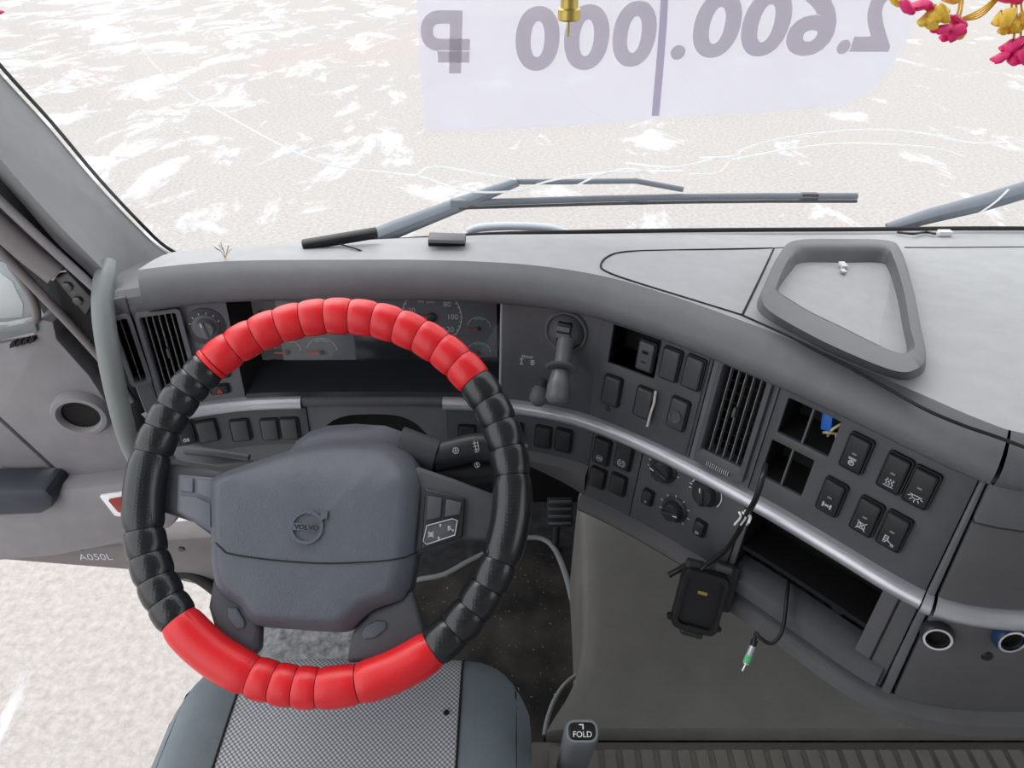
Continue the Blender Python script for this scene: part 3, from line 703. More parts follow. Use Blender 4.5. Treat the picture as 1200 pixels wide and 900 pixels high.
for x, y, wd in ((243, 504, .027), (282, 503, .025), (317, 502, .0245), (340, 501, .0245)): rocker(x, y, wd, .034, blank_m, tip=0)
lk = rocker(219, 506, .022, .034, btn_m, tip=-10); strokes('symbol', SYM['light'], SF(*hit(219, 512), .008), white_m, lk, .0012)
rh = rocker(548, 509, .024, .032, btn_m, tip=0); box('red_lens', SF(*hit(548, 511), .0085), .016, .012, .001, needle_m, rh, .0004)
rocker(604, 506, .022, .032, btn_m, tip=0); rocker(637, 511, .0225, .034, btn_m, tip=0); rocker(661, 515, .0225, .036, btn_m, tip=8)
rocker(707, 527, .0235, .040, btn_m, 'tcs', .002, tip=4); rocker(733, 533, .0235, .040, btn_m, 'asr', .002, tip=4)
rocker(702, 558, .0225, .031, btn_m, None, .002, tip=0); rocker(726, 566, .0225, .031, btn_m, None, .002, tip=0)
for x, y, sy in ((761, 581, 'up'), (822, 617, 'light')): rocker(x, y, .014, .022, btn_m, sy, .002, tip=0, sc_=.62)
# hazard button and a small key on the left panel
hz = rocker(258, 455, .024, .012, btn_m, None, 0, tip=0); strokes('symbol', [[(-3, -2.4), (3, -2.4), (0, 2.8), (-3, -2.4)]], SF(*hit(258, 455), .0082), needle_m, hz, .0014)
rocker(259, 437, .022, .010, blank_m, tip=0)

# ---- turning knobs
def knob(px, py, r, m=btn_m, off=.0, grip=0., marks=None, col=icon_m, dish=True):
    s, z = hit(px, py); M = SF(s, z, off + .0005)
    k = lathe('knob', M, [(r*1.12, -.003), (r*1.12, .001), (r*.98, .003), (r*.86, .0035), (r*.80, .012), (r*.70, .0145), (0, .0145)], m, da, 36)
    box('knob_grip', M @ Matrix.Rotation(R(grip), 4, 'Z') @ Matrix.Translation((0, 0, .013)), r*.42, r*1.55, .009, m, k, .0025)
    box('pointer', M @ Matrix.Rotation(R(grip), 4, 'Z') @ Matrix.Translation((0, r*.55, .0178)), .0012, r*.35, .0008, white_m, k)
    if marks: strokes('scale', marks, M @ Matrix.Translation((0, 0, .0010)), col, k, .0013)
    return k
def ticks(r, a0, a1, n, ln): return [[(r*math.cos(R(a0+(a1-a0)*i/(n-1))), r*math.sin(R(a0+(a1-a0)*i/(n-1)))), ((r+ln)*math.cos(R(a0+(a1-a0)*i/(n-1))), (r+ln)*math.sin(R(a0+(a1-a0)*i/(n-1))))] for i in range(n)]
knob(779, 549, .0185, off=.002, grip=70, marks=ticks(22, 190, 0, 9, 2.2))
knob(829, 576, .0185, off=.002, grip=15, marks=[arc(0, 0, 22.5, 165, -30, 16)] + ticks(22, 190, 175, 2, 3), col=white_m)
knob(792, 596, .0175, off=.002, grip=-75, marks=ticks(20.5, 200, -40, 8, 3))
lk = knob(241, 382, .0165, fasl_m, .002, 10, ticks(19.5, 160, 20, 6, 1.6))
lathe('light_switch_plate', SF(*hit(241, 382), .0003), [(.0, -.002), (.027, -.002), (.027, .0015), (.025, .0022), (0, .0022)], blank_m, da, 40)
# lettering by the brake lever
Mb = SF(*hit(618, 418), .0006)
text('brake_lettering', 'BRAKE', Mb, .0055, icon_m, da)
strokes('brake_symbol', [[(-8, -4), (-8, -10)], [(-10, -4), (-6, -4)], [(-10, -12), (-6, -12)], [(8, -5), (8, -8)], [(5, -8), (11, -8)], [(6, -11), (10, -11)], [(6, -5), (10, -5)]], Mb, icon_m, da, .0014)

# ---- instrument cluster, sunk under the hood
s_m = (SB + SC) / 2; CM = SF(s_m, .80, -.052)
def cl(px, py):
    d = Vector(ray(px, py)); o = Vector(CAM); nrm = CM.to_3x3() @ Vector((0, 0, 1)); t = (CM.translation - o).dot(nrm) / d.dot(nrm)
    return CM.inverted() @ (o + d * t)
ss = srange(SB + .001, SC - .001, .02)
ic = loft('instrument_cluster', [[S(s, .884, .0) for s in ss], [S(s, .878, -.072) for s in ss], [S(s, .758, -.072) for s in ss], [S(s, .748, -.035) for s in ss], [S(s, .730, .0) for s in ss], [S(s, .724, .004) for s in ss]], disp_m, da, auto=25)
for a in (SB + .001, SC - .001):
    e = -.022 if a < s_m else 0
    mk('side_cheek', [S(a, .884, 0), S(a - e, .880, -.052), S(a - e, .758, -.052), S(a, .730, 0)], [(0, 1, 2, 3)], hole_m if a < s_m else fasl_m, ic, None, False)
tube('edge_frame', [S(SC - .001, .882, -.002), S(SC - .001, .80, -.002), S(SC - .001, .728, .0)], .0022, pad_m, ic, 6)
a = cl(322, 350); b = cl(583, 437)
box('gauge_panel', CM @ Matrix.Translation(((a.x+b.x)/2, (a.y+b.y)/2, .001)), b.x - a.x, a.y - b.y + .02, .002, gauge_m, ic)
a = cl(415, 393); b = cl(502, 428)
box('display', CM @ Matrix.Translation(((a.x+b.x)/2, (a.y+b.y)/2, .0025)), b.x - a.x, a.y - b.y, .002, disp_m, ic, .0006)
def gauge(px, py, rpx, a0, a1, n, nd, labels=None, ln=2.5, gcol=None):
    c = cl(px, py); e = cl(px + rpx, py); r = (e - c).length; M = CM @ Matrix.Translation((c.x, c.y, .0025)); mm = r*1000
    gg = lathe('gauge', M, [(0, 0), (r*1.1, 0), (r*1.1, .0006), (r*1.04, .0006), (0, .0004)], gauge_m, ic, 32) if False else None
    strokes('dial_marks', [arc(0, 0, mm, a0, a1, 24)] + ticks(mm - ln, a0, a1, n, ln), M, icon_m, ic, max(.0007, r*.03))
    if gcol: strokes('green_zone', [arc(0, 0, mm*.86, 110, 65, 6)], M, green_m, ic, r*.12)
    d = (math.cos(R(nd)), math.sin(R(nd))); L = r*.95
    V = [(-d[1]*r*.06 - d[0]*r*.12, d[0]*r*.06 - d[1]*r*.12, .002), (d[1]*r*.06 - d[0]*r*.12, -d[0]*r*.06 - d[1]*r*.12, .002), (d[0]*L + d[1]*r*.03, d[1]*L - d[0]*r*.03, .003), (d[0]*L - d[1]*r*.03, d[1]*L + d[0]*r*.03, .003)]
    V += [(x, y, z + .0015) for x, y, z in V]
    mk('needle', V, [(0,1,2,3),(4,5,6,7),(0,1,5,4),(1,2,6,5),(2,3,7,6),(3,0,4,7)], needle_m, ic, M, False)
    lathe('needle_cap', M, [(0, 0), (r*.16, 0), (r*.16, .004), (r*.12, .005), (0, .005)], btn_m, ic, 18)
    if labels:
        for i, t_ in enumerate(labels):
            an = R(a0 + (a1 - a0) * i / (len(labels) - 1)); text('dial_number', t_, M @ Matrix.Translation((r*.70*math.cos(an), r*.70*math.sin(an), .0004)), r*.26, icon_m, ic)
gauge(506, 371, 35, 200, -40, 25, 178, ['', '20', '40', '60', '80', '100', '120'])
text('dial_unit', 'km/h', CM @ Matrix.Translation((*cl(505, 353)[:2], .003)), .006, icon_m, ic)
gauge(393, 373, 35, 200, -40, 25, 200, ['0', '5', '10', '15', '20', '25', '30'])
for x, y, rr in ((561, 384, 14), (561, 413, 14), (378, 412, 18), (338, 412, 16), (527, 414, 14)): gauge(x, y, rr, 160, 10, 7, 178, None, 1.6, True)
ss2 = srange(SB + .022, SC - .002, .02)
loft('lens', [[S(s, .882, -.034) for s in ss2], [S(s, .757, -.044) for s in ss2]], lens_m, ic)

# ---- power sockets on the passenger side of the console
for x, y, m in ((1097, 738, btn_m), (1178, 740, navy_m)):
    M = SF(*hit(x, y), .005)
    so = lathe('power_socket', M, [(.0165, -.004), (.0165, .006), (.015, .009), (.0125, .009), (.0115, .006), (.0110, -.002)], m, da, 30)
    lathe('socket_ring', M, [(.0145, .0085), (.0145, .0102), (.0120, .0102), (.0115, .008)], chrome_m, so, 30)
    lathe('socket_well', M, [(.0112, .006), (.0110, .0005), (0, .0005)], hole_m, so, 24)
lathe('screw', SF(*hit(1155, 765), .004), [(0, 0), (.006, 0), (.005, .002), (0, .002)], blk_m, da, 14)

# ---- tray moulded into the top of the dash
def trow(px, off): return smoothpath([top(x, y, off) for x, y in px], 5, True)
def trz(px, z): return smoothpath([PZ(x, y, z) for x, y in px], 5, True)
RO = [(930, 285), (985, 283), (1040, 285), (1056, 298), (1069, 340), (1079, 390), (1085, 424), (1078, 440), (1050, 444), (985, 419), (935, 394), (897, 372), (887, 358), (894, 338), (912, 300)]
RI = [(938, 291), (985, 290), (1036, 291), (1047, 302), (1059, 340), (1067, 385), (1072, 406), (1062, 414), (1040, 409), (985, 385), (950, 368), (925, 352), (911, 343), (910, 334), (924, 304)]
RF = [(940, 309), (985, 309), (1030, 309), (1040, 316), (1050, 345), (1058, 385), (1062, 410), (1055, 414), (1036, 408), (985, 383), (950, 366), (925, 351), (914, 344), (914, 336), (928, 318)]
c0 = fcenter([top(x, y) for x, y in RF])
def scl(row, k, dz=0.): 
    c = fcenter(row); return [c + (p - c) * k + Vector((0, 0, dz)) for p in row]
bump = [1]*len(RO)
r_out = trow(RO, .0); r_top = trow([((a*.72+c*.28), (b*.72+d*.28)) for (a, b), (c, d) in zip(RO, RI)], .022); r_in = trow(RI, .022); r_f = trow(RF, .001)
r_front = [.0 for _ in RO]
loft('tray_rim', [scl(r_out, 1.02, -.004), r_out, [a.lerp(b, .55) + Vector((0, 0, .006)) for a, b in zip(r_out, r_top)], r_top, r_in, [a.lerp(b, .3) for a, b in zip(r_in, r_f)], r_f], rim_m, da, closed=True, auto=70)
n_ = len(r_f); mk('tray_floor', [p + Vector((0, 0, .001)) for p in scl(r_f, 1.01)], [tuple(range(n_))], pad_m, da, None, False)

# ------------------------------------------------------------------ steering wheel
WC = Vector((.001, .017, .78)); AL = R(42)
WM = frame(WC, (1, 0, 0), (0, math.cos(AL), math.sin(AL)))
WMI = WM.inverted(); WN = WM.to_3x3() @ Vector((0, 0, 1))
def wp(px, py, h=0.):
    d = Vector(ray(px, py)); o = Vector(CAM); c = WC + WN*h; t = (c - o).dot(WN) / d.dot(WN); q = WMI @ (o + d*t); return Vector((q.x, q.y, h))
sw = thing('steering_wheel', 'steering wheel with quilted red and black leather cover', 'steering wheel', tuple(WC))
RW = .2115
def ringpts(a, r, n=16, R0=RW):
    c, s = math.sin(R(a)), math.cos(R(a)); return [Vector((c*(R0 + r*math.cos(2*math.pi*k/n)), s*(R0 + r*math.cos(2*math.pi*k/n)), r*math.sin(2*math.pi*k/n))) for k in range(n)]
loft('rim', [ringpts(a, .0175) for a in range(0, 361, 5)], blk_m, sw, closed=True, M=WM)
def segment(a0, a1, m, plain=False):
    n = 16 if plain else 10; rows = []
    for i in range(n+1):
        u = i/n; e = abs(2*u - 1); rr = (.0230 - .0030*e**8) if plain else (.0205 + .0020*(1 - e**3.2))
        rows.append(ringpts(a0 + .12 + (a1 - a0 - .24)*u, rr, 20))
    return loft('cover_segment', rows, m, sw, closed=True, cap=True, M=WM, auto=50)
TOPR = [-45.5, -43.6] + [-43.6 + 95.6*i/12 for i in range(1, 13)]
for a, b in zip(TOPR, TOPR[1:]): segment(a, b, red_m)
RB = [52, 60, 68, 76.3, 85]
for a, b in zip(RB, RB[1:]): segment(a, b, leath_m)
segment(85, 111.5, leath_m, True)
RB = [111.5, 120, 128, 135.8, 143.8]
for a, b in zip(RB, RB[1:]): segment(a, b, leath_m)
segment(143.8, 168, red_m, True)
RB = [168, 179.7, 186.4, 193, 199.6]
for a, b in zip(RB, RB[1:]): segment(a, b, red_m)
segment(199.6, 228.3, red_m, True)
RB = [228.3, 235.2, 242.6, 250.2, 258]
for a, b in zip(RB, RB[1:]): segment(a, b, leath_m)
segment(258, 282, leath_m, True)
RB = [282, 290, 297, 303.5, 309, 314.5]
for a, b in zip(RB, RB[1:]): segment(a, b, leath_m)
# stitched seams along the plain pieces
for a0, a1, m in ((144.5, 167, red_m), (201, 227.5, red_m), (86, 110.5, leath_m), (259, 281, leath_m)):
    pts = [WM @ Vector((math.sin(R(a))*(RW-.0155), math.cos(R(a))*(RW-.0155), .0150)) for a in np.linspace(a0, a1, 14)]
    tube('stitch_seam', pts, .0012, m, sw, 6)
# hub: body, domed pad, spokes
def wl_(px, h): return [wp(x, y, h) for x, y in px]
HUB = [(250, 600), (250, 566), (258, 556), (278, 546), (305, 535), (347, 520), (395, 512), (447, 513), (472, 522), (488, 540), (496, 568), (494, 610), (489, 655), (482, 690), (473, 704), (440, 716), (413, 739), (385, 741), (345, 738), (302, 733), (285, 712), (262, 696), (253, 670), (251, 640)]
hb = smoothpath(wl_(HUB, -.02), 3, True); hc = fcenter(hb)
def hs(k, h, dy=0): return [Vector((hc.x + (p.x-hc.x)*k, hc.y + (p.y-hc.y)*k + dy, h)) for p in hb]
def hh(y, h): return h - .75*max(0, y - .014)
def hp_(k, h, dy=0): return [Vector((p.x, p.y, hh(p.y, h))) for p in hs(k, h, dy)]
loft('hub_body', [hs(.96, -.085, -.002), hp_(1.0, -.05), hp_(1.0, -.026), hp_(.99, -.016), hp_(.96, -.012)], hubd_m, sw, closed=True, M=WM, auto=60)
loft('hub_pad', [hp_(.99, -.014), hp_(.98, -.006), hp_(.965, -.001), hp_(.87, .0155), hp_(.84, .0178), hp_(.80, .0185), hp_(.6, .0188), hp_(.3, .019), hp_(.02, .019)], hub_m, sw, closed=True, M=WM, auto=70, cap=True)
from mathutils.bvhtree import BVHTree
_hp = [o for o in COL.objects if o.name == 'hub_pad'][0].data
HB = BVHTree.FromPolygons([v.co.copy() for v in _hp.vertices], [tuple(p.vertices) for p in _hp.polygons])
def onhub(p):
    r_ = HB.ray_cast(Vector((p.x, p.y, 1)), Vector((0, 0, -1))); return r_[0].z if r_[0] is not None else -.005
tube('pad_crease', [WM @ Vector((p.x, p.y, onhub(p) + .0003)) for p in smoothpath(wl_([(254, 636), (262, 643), (272, 649), (320, 656), (380, 660), (440, 658), (470, 654), (480, 650), (488, 646)], .014), 6)], .0009, seam_m, sw, 6)
def plate(name, px, h, th, m, parent=sw, bev=.003):
    P = wl_(px, h); P = [Vector((p.x, p.y, h - th)) for p in P]
    return prism(name, P, (0, 0, th), m, parent, bev, 3, M=WM)
plate('spoke', [(180, 540), (215, 545), (262, 552), (262, 640), (225, 612), (188, 600)], -.008, .026, hubd_m, bev=.006)
plate('spoke', [(486, 545), (530, 560), (590, 583), (586, 636), (540, 632), (482, 652)], -.008, .026, hubd_m, bev=.006)
plate('spoke', [(250, 672), (270, 698), (290, 712), (304, 735), (303, 762), (290, 775), (250, 735), (243, 712)], -.006, .022, hubd_m, bev=.006)
plate('spoke', [(482, 690), (497, 735), (500, 752), (440, 775), (405, 778), (411, 742), (436, 716), (470, 703)], -.006, .022, hubd_m, bev=.006)
for px in ([(266, 712), (278, 712), (287, 728), (286, 737), (276, 738), (266, 724)], [(428, 733), (440, 727), (452, 728), (453, 737), (440, 748), (426, 750), (423, 742)]): plate('thumb_pad', px, -.0035, .006, hub_m, bev=.002)
kp = plate('button_pad', [(208, 555), (253, 560), (250, 625), (206, 600)], .000, .012, key_m, bev=.003)
for q in ([(211, 559), (226, 560), (226, 577), (211, 576)], [(231, 561), (249, 564), (248, 585), (231, 578)], [(210, 581), (228, 582), (247, 590), (247, 618), (210, 600)]): plate('button', q, .0030, .004, key_m, kp, .0012)
kp = plate('button_pad', [(498, 572), (545, 583), (541, 630), (493, 645)], .000, .012, btn_m, bev=.003)
for q in ([(501, 581), (518, 584), (516, 607), (499, 610)], [(523, 585), (541, 589), (539, 603), (521, 606)]): plate('button', q, .0025, .004, hubd_m, kp, .0015)
bq = [(500, 616), (530, 608), (536, 610), (533, 627), (500, 638), (496, 634)]
plate('button', bq, .0025, .004, hubd_m, kp, .0015)
tube('button_outline', [WM @ wp(x, y, .0032) for x, y in bq + bq[:1]], .0006, icon_m, kp, 5)
for x, y, sy in ((505, 626, 'fan'), (528, 619, 'truck'), (516, 616, 'up'), (514, 631, 'up')): strokes('symbol', SYM[sy], WM @ Matrix.Translation(wp(x, y, .0030)), icon_m, kp, .0008, .55)
# raised maker's mark on the pad: ring, arrow, bar and name
ec = wp(360, 618, .018); er = (wp(380, 618, .018) - ec).length; EM = WM @ Matrix.Translation((ec.x, ec.y, onhub(ec) + .0012)) @ Matrix.Rotation(R(-4), 4, 'Z')
em = lathe('emblem', EM, [(er, -.003), (er*.98, .0016), (er*.80, .0016), (er*.77, -.003)], hub_m, sw, 40)
box('emblem_bar', EM, er*1.56, er*.40, .003, hub_m, em, .0003)
text('emblem_name', 'VOLVO', EM @ Matrix.Translation((0, 0, .0017)), er*.46, blk_m, em, bold=.0002, fit=(er*1.45, er*.30))
prism('emblem_arrow', [(er*.62, er*.52, -.001), (er*.78, er*.36, -.001), (er*1.02, er*.60, -.001), (er*1.12, er*.50, -.001), (er*1.14, er*1.0, -.001), (er*.66, er*.98, -.001), (er*.78, er*.86, -.001)], (0, 0, .0028), hub_m, em, 0, M=EM)

# ------------------------------------------------------------------ steering column
sco = thing('steering_column', 'grey steering column shroud with black control stalk behind the wheel', 'steering column', tuple(WC - WN*.25))
def colrow(h, wx, wy, cx=0., cy=0., n=24): return [Vector((cx + wx*abs(math.cos(2*math.pi*k/n))**.7*(1 if math.cos(2*math.pi*k/n) > 0 else -1), cy + wy*abs(math.sin(2*math.pi*k/n))**.7*(1 if math.sin(2*math.pi*k/n) > 0 else -1), h)) for k in range(n)]
loft('shroud', [colrow(-.05, .078, .090, .0, -.02), colrow(-.075, .095, .104, .012, -.012), colrow(-.11, .095, .100, .010, -.02), colrow(-.18, .080, .060, 0, -.03), colrow(-.32, .06, .05, 0, -.05)], hub_m, sco, closed=True, cap=True, M=WM, auto=60)
def wpt(px, py, h): return WM @ wp(px, py, h)
tube('stalk_collar', [wpt(470, 528, -.06), wpt(495, 532, -.06), wpt(512, 536, -.06)], [.030, .024, .021], hubd_m, sco, 18, 3)
tube('stalk', [wpt(508, 537, -.06), wpt(530, 531, -.06), wpt(565, 524, -.06), wpt(600, 532, -.062), wpt(612, 533, -.062)], [.019, .0195, .019, .017, .014], btn_m, sco, 18, 4, flat=.9)
tube('stalk_cap', [wpt(608, 533, -.062), wpt(618, 533, -.062)], .017, blk_m, sco, 16)
tube('stalk', [wpt(505, 556, -.075), wpt(545, 556, -.075), wpt(600, 550, -.075)], [.017, .016, .012], btn_m, sco, 14, 4)
def face_m(px, py, h): 
    p = wpt(px, py, h); v = (Vector(CAM) - p).normalized(); return frame(p + v*.0195, (1, .1, .25), z=v)
strokes('symbol', [arc(0, 0, 3.6, 0, 360, 12), [(0, -3.6), (0, 3.6)], [(-3.6, 0), (3.6, 0)]], face_m(534, 528, -.06), icon_m, sco, .0009)
strokes('symbol', [[(0, -7), (0, 7)], [(-2, -7), (2, -7)], [(-2, -4), (2, -4)], [(-2, 0), (2, 0)], [(-2, 4), (2, 4)], [(3, -6), (4, 5)]], face_m(557, 523, -.06), icon_m, sco, .0009)
strokes('symbol', [arc(0, 0, 3, 0, 360, 10), [(0, -3), (0, 3)]], face_m(559, 545, -.07), icon_m, sco, .0009)
tube('tilt_lever', [wpt(218, 527, -.09), wpt(250, 530, -.085), wpt(292, 536, -.08)], [.006, .005, .004], hubd_m, sco, 8, 3)
prism('lever_tray', [wpt(x, y, -.09) for x, y in [(200, 524), (225, 520), (300, 540), (250, 545), (205, 538)]], WN*-.02, hubd_m, sco, .004)

# ------------------------------------------------------------------ parking brake lever on the fascia
bl = thing('brake_lever', 'grey hand brake lever with round collar beside the gauges', 'brake lever', tuple(S(*hit(664, 390), .0)))
bM = SF(*hit(664, 388), .0)
lathe('socket', bM, [(.031, -.004), (.031, .003), (.029, .006), (.0265, .005), (.026, .002)], roll_m, bl, 40)
lathe('ball', bM, [(.026, .001), (.024, .009), (.018, .016), (.010, .020), (0, .0215)], fas_m, bl, 36)
box('slot', bM @ Matrix.Translation((.001, .004, .0155)), .020, .030, .012, blk_m, bl, .002)
for y in (.011, .001): box('slot_step', bM @ Matrix.Translation((.001, y, .0205)), .018, .007, .006, roll_m, bl, .001)
def bp(px, py, k): p0 = bM.translation; d = Vector(ray(px, py)); nrm = bM.to_3x3() @ Vector((0, 0, 1)); o = Vector(CAM); t = (p0 + nrm*k - o).dot(nrm)/d.dot(nrm); return o + d*t
tube('shaft', [bp(663, 398, .016), bp(661, 415, .03), bp(659, 432, .045)], .0115, lever_m, bl, 18)
ax = (bp(655, 460, .07) - bp(662, 405, .02)).normalized()
lathe('collar', frame(bp(658, 431, .045), (1, 0, 0), z=ax), [(0, -.002), (.019, -.002), (.0215, 0), (.019, .002), (0, .002)], roll_m, bl, 30)
tube('grip', [bp(657, 436, .048), bp(655, 452, .062), bp(653, 466, .073), bp(652, 473, .078)], [.012, .0155, .0155, .011], lever_m, bl, 20, 4)
pb = frame(bp(655, 447, .078), (1, 0, 0), z=(Vector(CAM) - bp(655, 447, .07)).normalized())
tube('stem', [bp(636, 448, .006), bp(634, 458, .026)], .006, fas_m, bl, 12)
tube('release_knob', [bp(635, 454, .024), bp(633, 460, .028), bp(631, 468, .036), bp(630, 473, .042)], [.010, .0135, .0135, .008], roll_m, bl, 18, 3)

# ------------------------------------------------------------------ seat, armrest, floor mat, pedal
st = thing('driver_seat', 'grey driver seat with dotted fabric centre and smooth side bolsters', 'seat', (.005, -.3, FLZ))
def yf(x): return .012 - .075*abs((x - .005)/.235)**5 
def seatz(x):
    d = abs(x - .005); return .500 + .010*max(0, min(1, (d - .13)/.04)) - (0 if d < .19 else (d - .19)**2*22)
def cush(name, x0, x1, m, n=9):
    xs = np.linspace(x0, x1, n); prof = [(.012, .30), (.010, .43), (.0, .470), (-.014, .489), (-.035, .498), (-.10, .500), (-.30, .495), (-.62, .49)]
    return loft(name, [[Vector((x, yf(x) + dy, seatz(x) - .5 + z)) for x in xs] for dy, z in prof], m, st, auto=60)
cc = cush('seat_centre', -.139, .146, weave_m); cush('bolster', -.226, -.1395, seat_m); cush('bolster', .1465, .236, seat_m)
for xx, (e0) in ((-.1393, 1), (.1463, 1)): tube('piping', [Vector((xx, yf(xx) + dy, seatz(xx) - .5 + z + .0005)) for dy, z in [(.010, .43), (.0, .470), (-.014, .489), (-.035, .498), (-.10, .5), (-.30, .495), (-.62, .49)]], .0016, seam_m, st, 6)
for sgn in (-1, 1): tube('seam', [Vector((.005 + sgn*.212, yf(.2) + dy - .006, seatz(.217) - .5 + z + .0004)) for dy, z in [(-.012, .478), (-.035, .495), (-.10, .4985), (-.30, .494), (-.62, .489)]], .001, seam_m, st, 6)
for sgn in (-1, 1): loft('bolster_side', [[Vector((.005 + sgn*(.231 + .0), yf(.231) + dy, z - .5 + seatz(.236) + dz)) for dy, z in [(.010, .44), (.0, .470), (-.014, .489), (-.035, .498), (-.10, .5), (-.30, .495), (-.62, .49)]] for dz in (0, -.02, -.12)], seat_m, st)
lathe('stud', frame(Vector((PZ(523, 835, .502))), (1, 0, 0), z=(0, 0, 1)), [(0, .002), (.003, .002), (.004, 0), (.004, -.004)], blk_m, st, 12)
box('seat_base', Matrix.Translation((.005, -.33, (FLZ+.44)/2)), .36, .50, .44 - FLZ, low_m, st, .02)

ar = thing('armrest', 'slim grey armrest post with black fold button beside the seat', 'armrest', tuple(PZ(684, 905, .3)))
aM = frame(PZ(682, 857, .585), (1, 0, 0), z=(0, -.45, .9))
rows = []
for h, k in ((-.20, .98), (-.03, 1.0), (-.010, 1.0), (-.003, .93), (.0, .80)): rows.append([Vector((x*k, y*k + h*.18, h)) for x, y in rrect(.038, .030, .012, 5)])
loft('post', rows, fasl_m, ar, closed=True, cap=True, M=aM)
ringloop('button_surround', aM, rrect(.035, .023, .009), rrect(.029, .017, .006), -.004, .0025, hand_m, ar)
fb = loft('fold_button', [[Vector((x*k, y*k, h)) for x, y in rrect(.029, .017, .006)] for k, h in ((1, -.002), (1, .002), (.9, .0035), (.02, .0036))], blk_m, ar, closed=True, M=aM)
text('button_lettering', 'FOLD', aM @ Matrix.Translation((0, -.0035, .0038)), .0085, white_m, fb)
strokes('button_symbol', [[(0, 2.2), (0, 6.5)], [(-4, 6.5), (0, 6.5)]], aM @ Matrix.Translation((.001, 0, .0036)), white_m, fb, .0013)

MZ = FLZ + .012
MO = [(486, 681), (520, 674), (553, 656), (590, 640), (612, 632), (632, 631), (648, 641), (661, 668), (672, 708), (682, 748), (684, 790), (672, 840), (640, 900), (520, 900), (462, 800), (446, 735), (462, 695)]
fm = thing('floor_mat', 'dirty black floor mat with grey edging in the driver footwell', 'floor mat', tuple(PZ(590, 760, FLZ)))
mo = smoothpath([PZ(x, y, MZ) for x, y in MO], 4, True)
mk('carpet', mo + [p - Vector((0, 0, .010)) for p in mo], [tuple(range(len(mo)))] + [(i, (i+1) % len(mo), len(mo) + (i+1) % len(mo), len(mo)+i) for i in range(len(mo))], carp_m, fm, None, False)
tube('edging', [p + Vector((0, 0, .001)) for p in mo[:4*11+1]], .0065, fborder_m, fm, 8, flat=.8)
pd = thing('accelerator_pedal', 'small ribbed black accelerator pedal deep in the footwell', 'pedal', tuple(PT(656, 612, 1.50)))
pM = frame(PT(656, 600, 1.50), (1, 0, 0), (0, .55, .83))
box('plate', pM, .052, .060, .010, btn_m, pd, .003)
for i in range(4): box('ridge', pM @ Matrix.Translation((0, -.022 + i*.0147, .007)), .046, .006, .006, fas_m, pd, .0015)
pc = pM.translation
tube('arm', [pc + Vector((0, .004, -.01)), pc + Vector((0, .05, -.06)), pc + Vector((0, .06, FLZ - pc.z))], .008, met_m, pd, 8)

# ------------------------------------------------------------------ engine tunnel cover with ribbed mat
tu = thing('engine_cover', 'broad grey plastic engine cover sloping down from below the dash', 'engine cover', tuple(PZ(800, 860, FLZ)))
EL = [(640, 856, .30), (650, 838, .302), (663, 818, .305), (674, 795, .31), (681, 770, .317), (684, 740, .327), (685, 700, .345), (684, 650, .372), (682, 600, .40), (681, 570, .42)]
ed = smoothpath([PZ(*e) for e in EL], 4); rows = []
for p in ed:
    z = p.z; row = [Vector((p.x - .010, p.y, FLZ - .01)), Vector((p.x - .004, p.y, z - .03)), Vector((p.x, p.y, z - .008)), Vector((p.x + .008, p.y, z)), Vector((p.x + .03, p.y, z + .004))]
    for q in np.linspace(.08, 1.6, 12): row.append(Vector((p.x + q, p.y, z + .006)))
    rows.append(row)
loft('cover_shell', rows, tun_m, tu, auto=70)
e0 = ed[0]; 
loft('step_edge', [[r_ + Vector((0, 0, -.0)) for r_ in rows[0][2:]], [r_ + Vector((0, -.006, -.003)) for r_ in rows[0][2:]], [r_ + Vector((0, -.010, -.016)) for r_ in rows[0][2:]]], tun_m, tu, auto=60)
em0 = [Vector((x, e0.y - .010, e0.z - .010)) for x in (e0.x - .03, 1.9)]
rm = thing('ribbed_mat', 'ribbed grey rubber step mat along the bottom of the engine cover', 'rubber mat', (1.0, -.3, .24))
box('mat_sheet', Matrix.Translation((1.07, e0.y - .3105, e0.z - .031)), 1.66, .60, .04, mat_m, rm, .004)
V, Fs = boxv(.019, .40, .006, 0); src = None
for i in range(44):
    x = .275 + i*.0273; Mi = Matrix.Translation((x, e0.y - .226, e0.z - .0115))
    if src is None: src = mk('rib', V, Fs, mat_m, rm, Mi, True, .002, 2, 30)
    else: inst('rib', src, Mi, rm)
fp = tube('pocket_edge', [PZ(x, y, .20) for x, y in [(638, 862), (641, 845), (649, 822), (662, 802), (680, 788)]], .004, fborder_m, tu, 8, 5)

# ------------------------------------------------------------------ things on and around the dash
# phone cradle hanging by its cable
cr = thing('phone_cradle', 'black phone cradle hanging from a frayed cable below the dash', 'cradle', tuple(PT(822, 745, .955)))
cM = frame(PT(820, 704, .955), (.93, .05, -.28), z=(-.10, -.80, .50))
rows = [[Vector((x*k, y*k, h)) for x, y in rrect(.060, .082, .010, 4)] for h, k in ((-.014, .92), (-.010, 1.0), (.006, 1.0), (.010, .95), (.010, .80), (.003, .76), (.003, .02))]
loft('shell', rows, blk_m, cr, closed=True, M=cM, cap=True)
box('contact_block', cM @ Matrix.Translation((0, .012, .004)), .012, .004, .003, brass_m, cr)
box('bracket', cM @ Matrix.Translation((.026, .020, -.022)), .036, .062, .022, btn_m, cr, .004)
box('clip', cM @ Matrix.Translation((-.016, .044, -.004)), .024, .012, .014, btn_m, cr, .003)
box('clip', cM @ Matrix.Translation((.022, .046, -.010)), .022, .010, .012, fas_m, cr, .003)
box('latch', cM @ Matrix.Translation((0, -.044, -.002)), .030, .010, .016, btn_m, cr, .004)
